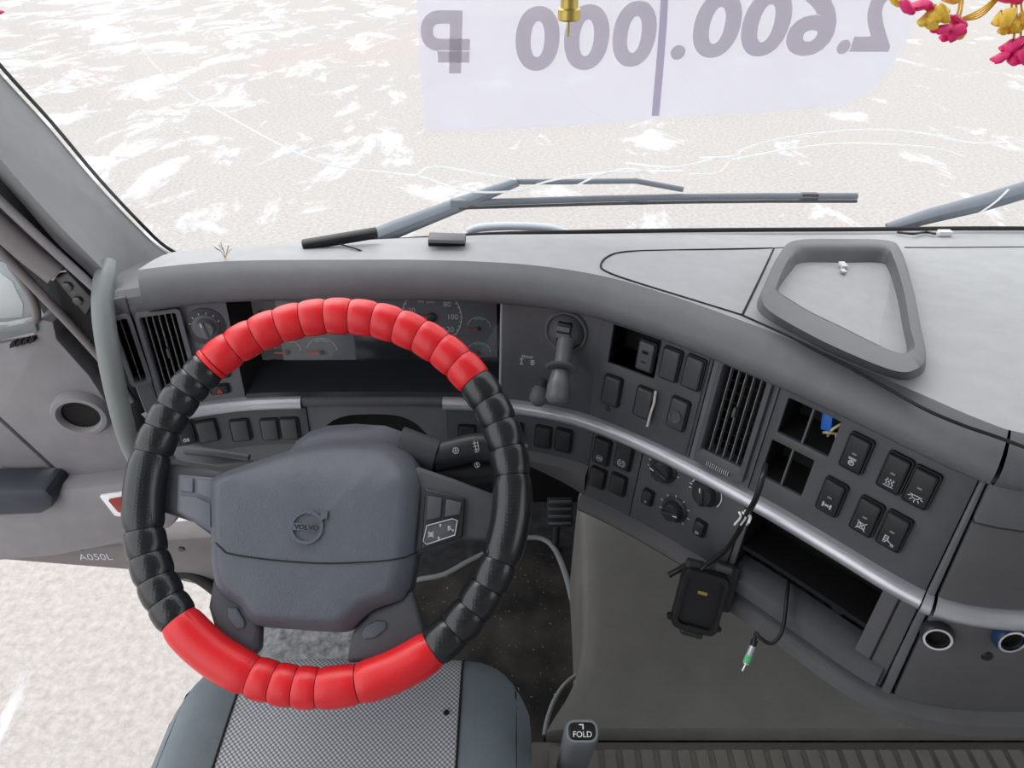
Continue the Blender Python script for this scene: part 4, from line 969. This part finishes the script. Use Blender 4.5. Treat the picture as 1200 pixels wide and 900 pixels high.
for sgn in (-1, 1): lathe('hinge_pin', cM @ Matrix.Translation((sgn*.032, -.030, -.002)), [(0, .004), (.004, .004), (.004, -.004), (0, -.004)], blk_m, cr, 12)
cab = [PT(x, y, t) for x, y, t in [(897, 545, .80), (893, 562, .775), (884, 588, .79), (873, 606, .83), (866, 622, .87), (850, 645, .92), (830, 660, .945), (822, 668, .95)]]
tube('cable', cab, .0032, blk_m, cr, 8, 5)
for dx in (-4, 0, 4): tube('frayed_wire', [PT(870+dx, 600, .825), PT(874+dx*1.5, 606, .822), PT(868+dx*1.8, 615, .84)], .0012, wirew_m, cr, 5, 3)
tube('frayed_wire', [PT(873, 598, .82), PT(879, 606, .815), PT(877, 613, .815)], .0016, wirew_m, cr, 5, 3)
tube('spare_lead', [PT(822, 668, .955), PT(806, 662, .97), (PT(795, 668, .98)), PT(784, 674, .985)], .004, blk_m, cr, 8, 4)
ac = thing('aerial_lead', 'thin black aerial lead with a green and silver plug below the radio slot', 'cable', tuple(PT(878, 778, .95)))
tube('cable', [PT(x, y, t) for x, y, t in [(927, 640, 1.0), (926, 662, .965), (922, 700, .92), (917, 738, .90), (904, 754, .90), (890, 747, .905), (886, 742, .91), (884, 752, .91)]], .0024, blk_m, ac, 8, 5)
q0, q1, q2, q3 = PT(884.5, 750, .91), PT(880, 763, .91), PT(874, 778, .91), PT(870, 786, .91)
tube('plug_grip', [q0, q0.lerp(q1, .5)], .0042, blk_m, ac, 10); tube('plug_body', [q0.lerp(q1, .5), q2], .0040, silv_m, ac, 12); tube('plug_tip', [q2, q3], .0018, chrome_m, ac, 10)
tube('green_band', [q1.lerp(q2, .3), q1.lerp(q2, .9)], .0044, green_m, ac, 12)
bc = thing('wiring_plug', 'blue plug and cream wires inside the empty upper switch opening', 'connector', tuple(S(*hit(962, 515), -.03)))
box('plug', SF(*hit(962, 500), -.018) @ Matrix.Rotation(R(12), 4, 'Z'), .013, .024, .012, blue_m, bc, .002)
for a, b, c, m in (((950, 520), (962, 512), (975, 520), wire_m), ((955, 524), (970, 508), (982, 503), wire_m), ((965, 526), (975, 515), (984, 510), wire_m), ((972, 496), (980, 492), (985, 496), wirew_m)):
    tube('wire', [S(*hit(*a), -.03), S(*hit(*b), -.012), S(*hit(*c), -.025)], .0016, m, bc, 6, 5)
dv = SF((h1[0]+h1[1])/2 - .001, (h1[2]+h1[3])/2, -.004); box('divider', dv, .0022, h1[3]-h1[2], .006, low_m, da)
dv = SF((h2[0]+h2[1])/2, (h2[2]+h2[3])/2, -.004); box('divider', dv, .0022, h2[3]-h2[2], .006, low_m, da)
psx = [hit(773, 454), hit(771, 468), hit(767, 480), hit(763, 495)]
ps = loft('paper_strip', [[S(s - .0016, z, .010), S(s - .001, z, .0125), S(s + .0016, z, .0115), S(s + .0018, z, .0095)] for s, z in psx], strip_m, None, closed=True, cap=True)
tag(ps, 'crumpled white paper strip stuck beside a blank switch', 'paper')

# things by the windshield
def on_top(name, px, py, z, sx_, sy_, sz_, m, parent, bev=.002, rot=0., tilt=0.):
    p = top(px, py, z); return box(name, Matrix.Translation(p) @ Matrix.Rotation(R(rot), 4, 'Z') @ Matrix.Rotation(R(tilt), 4, 'Y'), sx_, sy_, sz_, m, parent, bev)
an = thing('antenna_bar', 'short black stick antenna lying at the foot of the windshield', 'antenna', tuple(top(398, 288, 0)))
a0, a1 = top(353, 283, .010), top(443, 277, .010)
box('housing', frame(a0.lerp(a1, .5), a1 - a0, z=(0, -.3, 1)), (a1-a0).length, .014, .014, blk_m, an, .0035)
tube('lead', [top(398, 286, .004), top(405, 288, .003), top(418, 292, .002), top(425, 295, -.002)], .0014, blk_m, an, 6, 4)
sn = thing('sensor_box', 'small black box with a pale lid on the windshield ledge', 'box', tuple(top(525, 284, 0)))
on_top('case', 524, 281, .006, .054, .026, .012, blk_m, sn, .002, 0, 2); on_top('lid', 524, 279, .014, .052, .026, .006, fasl_m, sn, .002, 0, 2)
ub = thing('tray_dongle', 'tiny white plug lying in the dash tray', 'plug', tuple(top(988, 315, .001)))
on_top('body', 988, 311, .006, .009, .016, .006, wirew_m, ub, .0012); on_top('tip', 988, 318, .005, .007, .010, .004, silv_m, ub, .0006)
cn = thing('white_connector', 'small white wire connector with black lead at the windshield edge', 'connector', tuple(top(1105, 275, 0)))
on_top('body', 1107, 273, .006, .022, .012, .009, wirew_m, cn, .0015)
tube('lead', [top(1052, 272, .004), top(1070, 274, .006), top(1085, 272, .004), top(1096, 274, .006)], .0022, blk_m, cn, 6, 4)
tg = thing('dry_twig', 'tiny brown dry twig at the left foot of the windshield', 'twig', tuple(top(265, 305, 0)))
tb = top(264, 303, .0)
for i in range(7):
    a = i*.9; tube('stem', [tb, tb + Vector((.006*math.cos(a), .004, .010)), tb + Vector((.012*math.cos(a), .004*math.sin(a), .014 + .004*(i % 3)))], .0005, yel_m if i % 3 == 0 else doord_m, tg, 5)

# price sheet on the windshield, its print seen from behind
sg = thing('price_sheet', 'translucent white price sheet with large grey numbers seen mirrored on the windshield', 'sign', tuple(glass(760, 140, .006)))
cols = [(488, 0, 497, 152), (560, 0, 565, 152), (640, 0, 645, 149), (720, 0, 722, 144), (769, 0, 767, 139), (840, 0, 838, 135), (910, 0, 905, 131), (960, 0, 955, 127), (1000, 0, 990, 121), (1030, 0, 1015, 111), (1055, 0, 1035, 95), (1068, 0, 1050, 70), (1078, 0, 1066, 40)]
rows = []
for k in np.linspace(-1.2, 1, 12): rows.append([glass(a*(.5-.5*k) + c*(.5+.5*k) if k > -1 else a + (a-c)*.05, b*(.5-.5*k) + d*(.5+.5*k) if k > -1 else -30, .008) for a, b, c, d in cols])
loft('sheet', rows, paper_m, sg)
rows = [[glass(x + dx, y, .006) for dx in (-4.5, 0, 4.5)] for x, y in [(780, -30), (777, 30), (773, 80), (768, 136)]]
loft('glue_strip', rows, tape_m, sg)
def glyph(ch, x0, x1, y0, y1, bold=.004, mir=True):
    a, b, c, d = glass(x0, y1, .004), glass(x1, y1, .004), glass((x0+x1)/2, y0, .004), glass((x0+x1)/2, y1, .004)
    M = frame((c + d)/2, b - a, c - d); text('digit', ch, M, .1, ink_m, sg, bold=bold, mirror=mir, fit=((b-a).length, (c-d).length), depth=.0001)
for ch, x0, x1, y0, y1 in (('0', 605, 655, 7, 83), ('0', 662, 713, 5, 82), ('0', 719, 768, 1, 78), ('.', 786, 803, 53, 70), ('0', 814, 867, -9, 67), ('0', 871, 925, -12, 65), ('6', 927, 981, -14, 64), ('.', 981, 996, 47, 63), ('2', 1010, 1056, -20, 58)): glyph(ch, x0, x1, y0, y1)
glyph('\u20bd', 494, 550, 12, 86)

# wipers outside the glass
def wiper(name, label, arm, link, blade, loc):
    wq = thing(name, label, 'wiper', tuple(glass(*loc, .03)), 'windshield wipers')
    if arm: loft('arm', tube_rows([glass(x, y, .035) for x, y in arm[0]], arm[1], 10, .8), wip_m, wq, closed=True, cap=True)
    if link: tube('link', [glass(x, y, .035) for x, y in link], .0048, wip_m, wq, 8)
    if blade:
        tube('blade_spine', [glass(x, y, .028) for x, y in blade], .0060, wip_m, wq, 8)
        tube('blade_rubber', [glass(x, y + 6, .022) for x, y in blade], .0028, rub_m, wq, 6)
        b0, b1 = blade[0], blade[-1]
        for f in (.0, .45, .88):
            p = glass(b0[0] + (b1[0]-b0[0])*f, b0[1] + (b1[1]-b0[1])*f, .028); box('clip', Matrix.Translation(p), .03, .012, .014, rub_m if f > .5 else wip_m, wq, .002)
    return wq
wiper('windshield_wiper', 'long dark wiper lying across the middle of the windshield', ([(430, 283), (460, 270), (545, 237), (607, 213)], [.020, .019, .015, .009]), [(607, 213), (660, 213), (745, 212), (800, 222)], [(538, 238), (700, 233), (800, 231), (900, 230), (1004, 230)], (450, 275))
wiper('windshield_wiper', 'grey wiper arm rising at the right edge of the windshield', ([(1040, 268), (1090, 253), (1150, 238), (1260, 205)], [.012, .016, .018, .018]), None, None, (1060, 262))
cw = tube('cowl_grip', [glass(548, 272, .06), glass(562, 267, .06), glass(600, 265, .06), glass(640, 267, .06), glass(665, 273, .06)], .010, paintb_m, None, 12, 5, flat=.7)
tag(cw, 'pale curved body bump outside just below the wiper', 'body trim')

# hanging plug and flowers
hpg = thing('hanging_plug', 'brass aerial plug hanging at the top of the windshield', 'plug', tuple(PT(667, 40, .80)))
T = .80; P0 = PT(667, 12, T); zt = Vector((0, 0, 1))
hm = frame(P0, (1, 0, 0), z=(0, 0, 1)); k_ = T/F_PX*1.08
lathe('nut', hm, [(0, -10*k_), (11*k_, -10*k_), (12.2*k_, -8.5*k_), (12.2*k_, 1*k_), (11*k_, 2.5*k_), (0, 2.5*k_)], brass_m, hpg, 24)
lathe('barrel', hm, [(9.6*k_, 0), (9.6*k_, 40*k_), (7*k_, 42*k_), (0, 42*k_)], brass_m, hpg, 24)
lathe('pin', hm, [(0, -27*k_), (1.4*k_, -26*k_), (1.6*k_, -8*k_), (0, -8*k_)], brass_m, hpg, 10)
tube('lead', [P0 + Vector((0, 0, 40*k_)), P0 + Vector((.005, .01, .2)), P0 + Vector((.02, .0, .5)), P0 + Vector((.02, 0, .66))], .003, blk_m, hpg, 8, 5)
def petal(name, a, b, wd, m, parent, fl=.55):
    a, b = Vector(a), Vector(b); d = b - a; n = 8; pts = [a + d*(i/n) + Vector((0, .004*math.sin(i), 0)) for i in range(n+1)]
    return loft(name, tube_rows(pts, [max(.0006, wd*math.sin(math.pi*(.06 + .88*i/n))**.8*(1+.15*math.sin(i*2.3))) for i in range(n+1)], 10, fl), m, parent, closed=True, cap=True)
fg = thing('flower_garland', 'magenta and yellow artificial flower garland hanging at the top right', 'garland', tuple(PT(1120, 40, .85)))
fgT = .85
def pf(x, y, dt=0): return PT(x, y, fgT + dt)
for i in range(4): tube('stem', [pf(1180 - i*2, -14 + i*3), pf(1150, 10 + i*3, .004*i), pf(1125, 22 + i*.8, .002*i)], .0012, yel_m, fg, 6, 4)
for x0, y0, x1, y1 in ((1190, -10, 1188, 45), (1185, -10, 1182, 40), (1195, -10, 1196, 44), (1125, -15, 1120, 24), (1128, -15, 1124, 24)): tube('stem', [pf(x0, y0), pf((x0+x1)/2 + 2, (y0+y1)/2), pf(x1, y1)], .0013, yel_m, fg, 6, 4)
PET = [(1056, 2, 1068, 14, 7, 0), (1066, 8, 1090, 4, 7, 0), (1082, 2, 1092, 12, 6, 0), (1080, 30, 1108, 8, 9, 1), (1084, 22, 1096, 34, 7, 1), (1095, 6, 1108, 26, 8, 1), (1044, -4, 1052, 6, 5, 1), (1094, 38, 1113, 30, 6, 0), (1112, 20, 1128, 30, 8, 0), (1106, 48, 1126, 28, 8, 0), (1108, 40, 1130, 36, 7, 0), (1122, 46, 1131, 34, 4, 1),
       (1170, 30, 1182, 12, 9, 1), (1176, 40, 1190, 20, 8, 1), (1192, 38, 1206, 10, 8, 1), (1165, 72, 1180, 62, 6, 0), (1175, 60, 1196, 46, 7, 0), (1188, 76, 1204, 52, 9, 0), (1180, 66, 1194, 72, 6, 0), (1190, 54, 1204, 44, 8, 0), (1160, -8, 1200, 2, 8, 0), (1100, -8, 1120, 2, 7, 1)]
for x0, y0, x1, y1, wd, k in PET: petal('petal', pf(x0, y0, random.uniform(-.01, .01)), pf(x1, y1, random.uniform(-.01, .01)), 1.35*wd*fgT/F_PX, (pink_m, yel_m)[k], fg)
f2 = thing('pink_flower', 'pink artificial flower at the top left corner', 'flower', tuple(PT(-4, 26, .8)))
for a in range(5): petal('petal', PT(-10, 12, .8), PT(-10 + 13*math.cos(a*1.256+.2), 12 + 12*math.sin(a*1.256+.2), .8), 5*.8/F_PX, pink_m, f2)
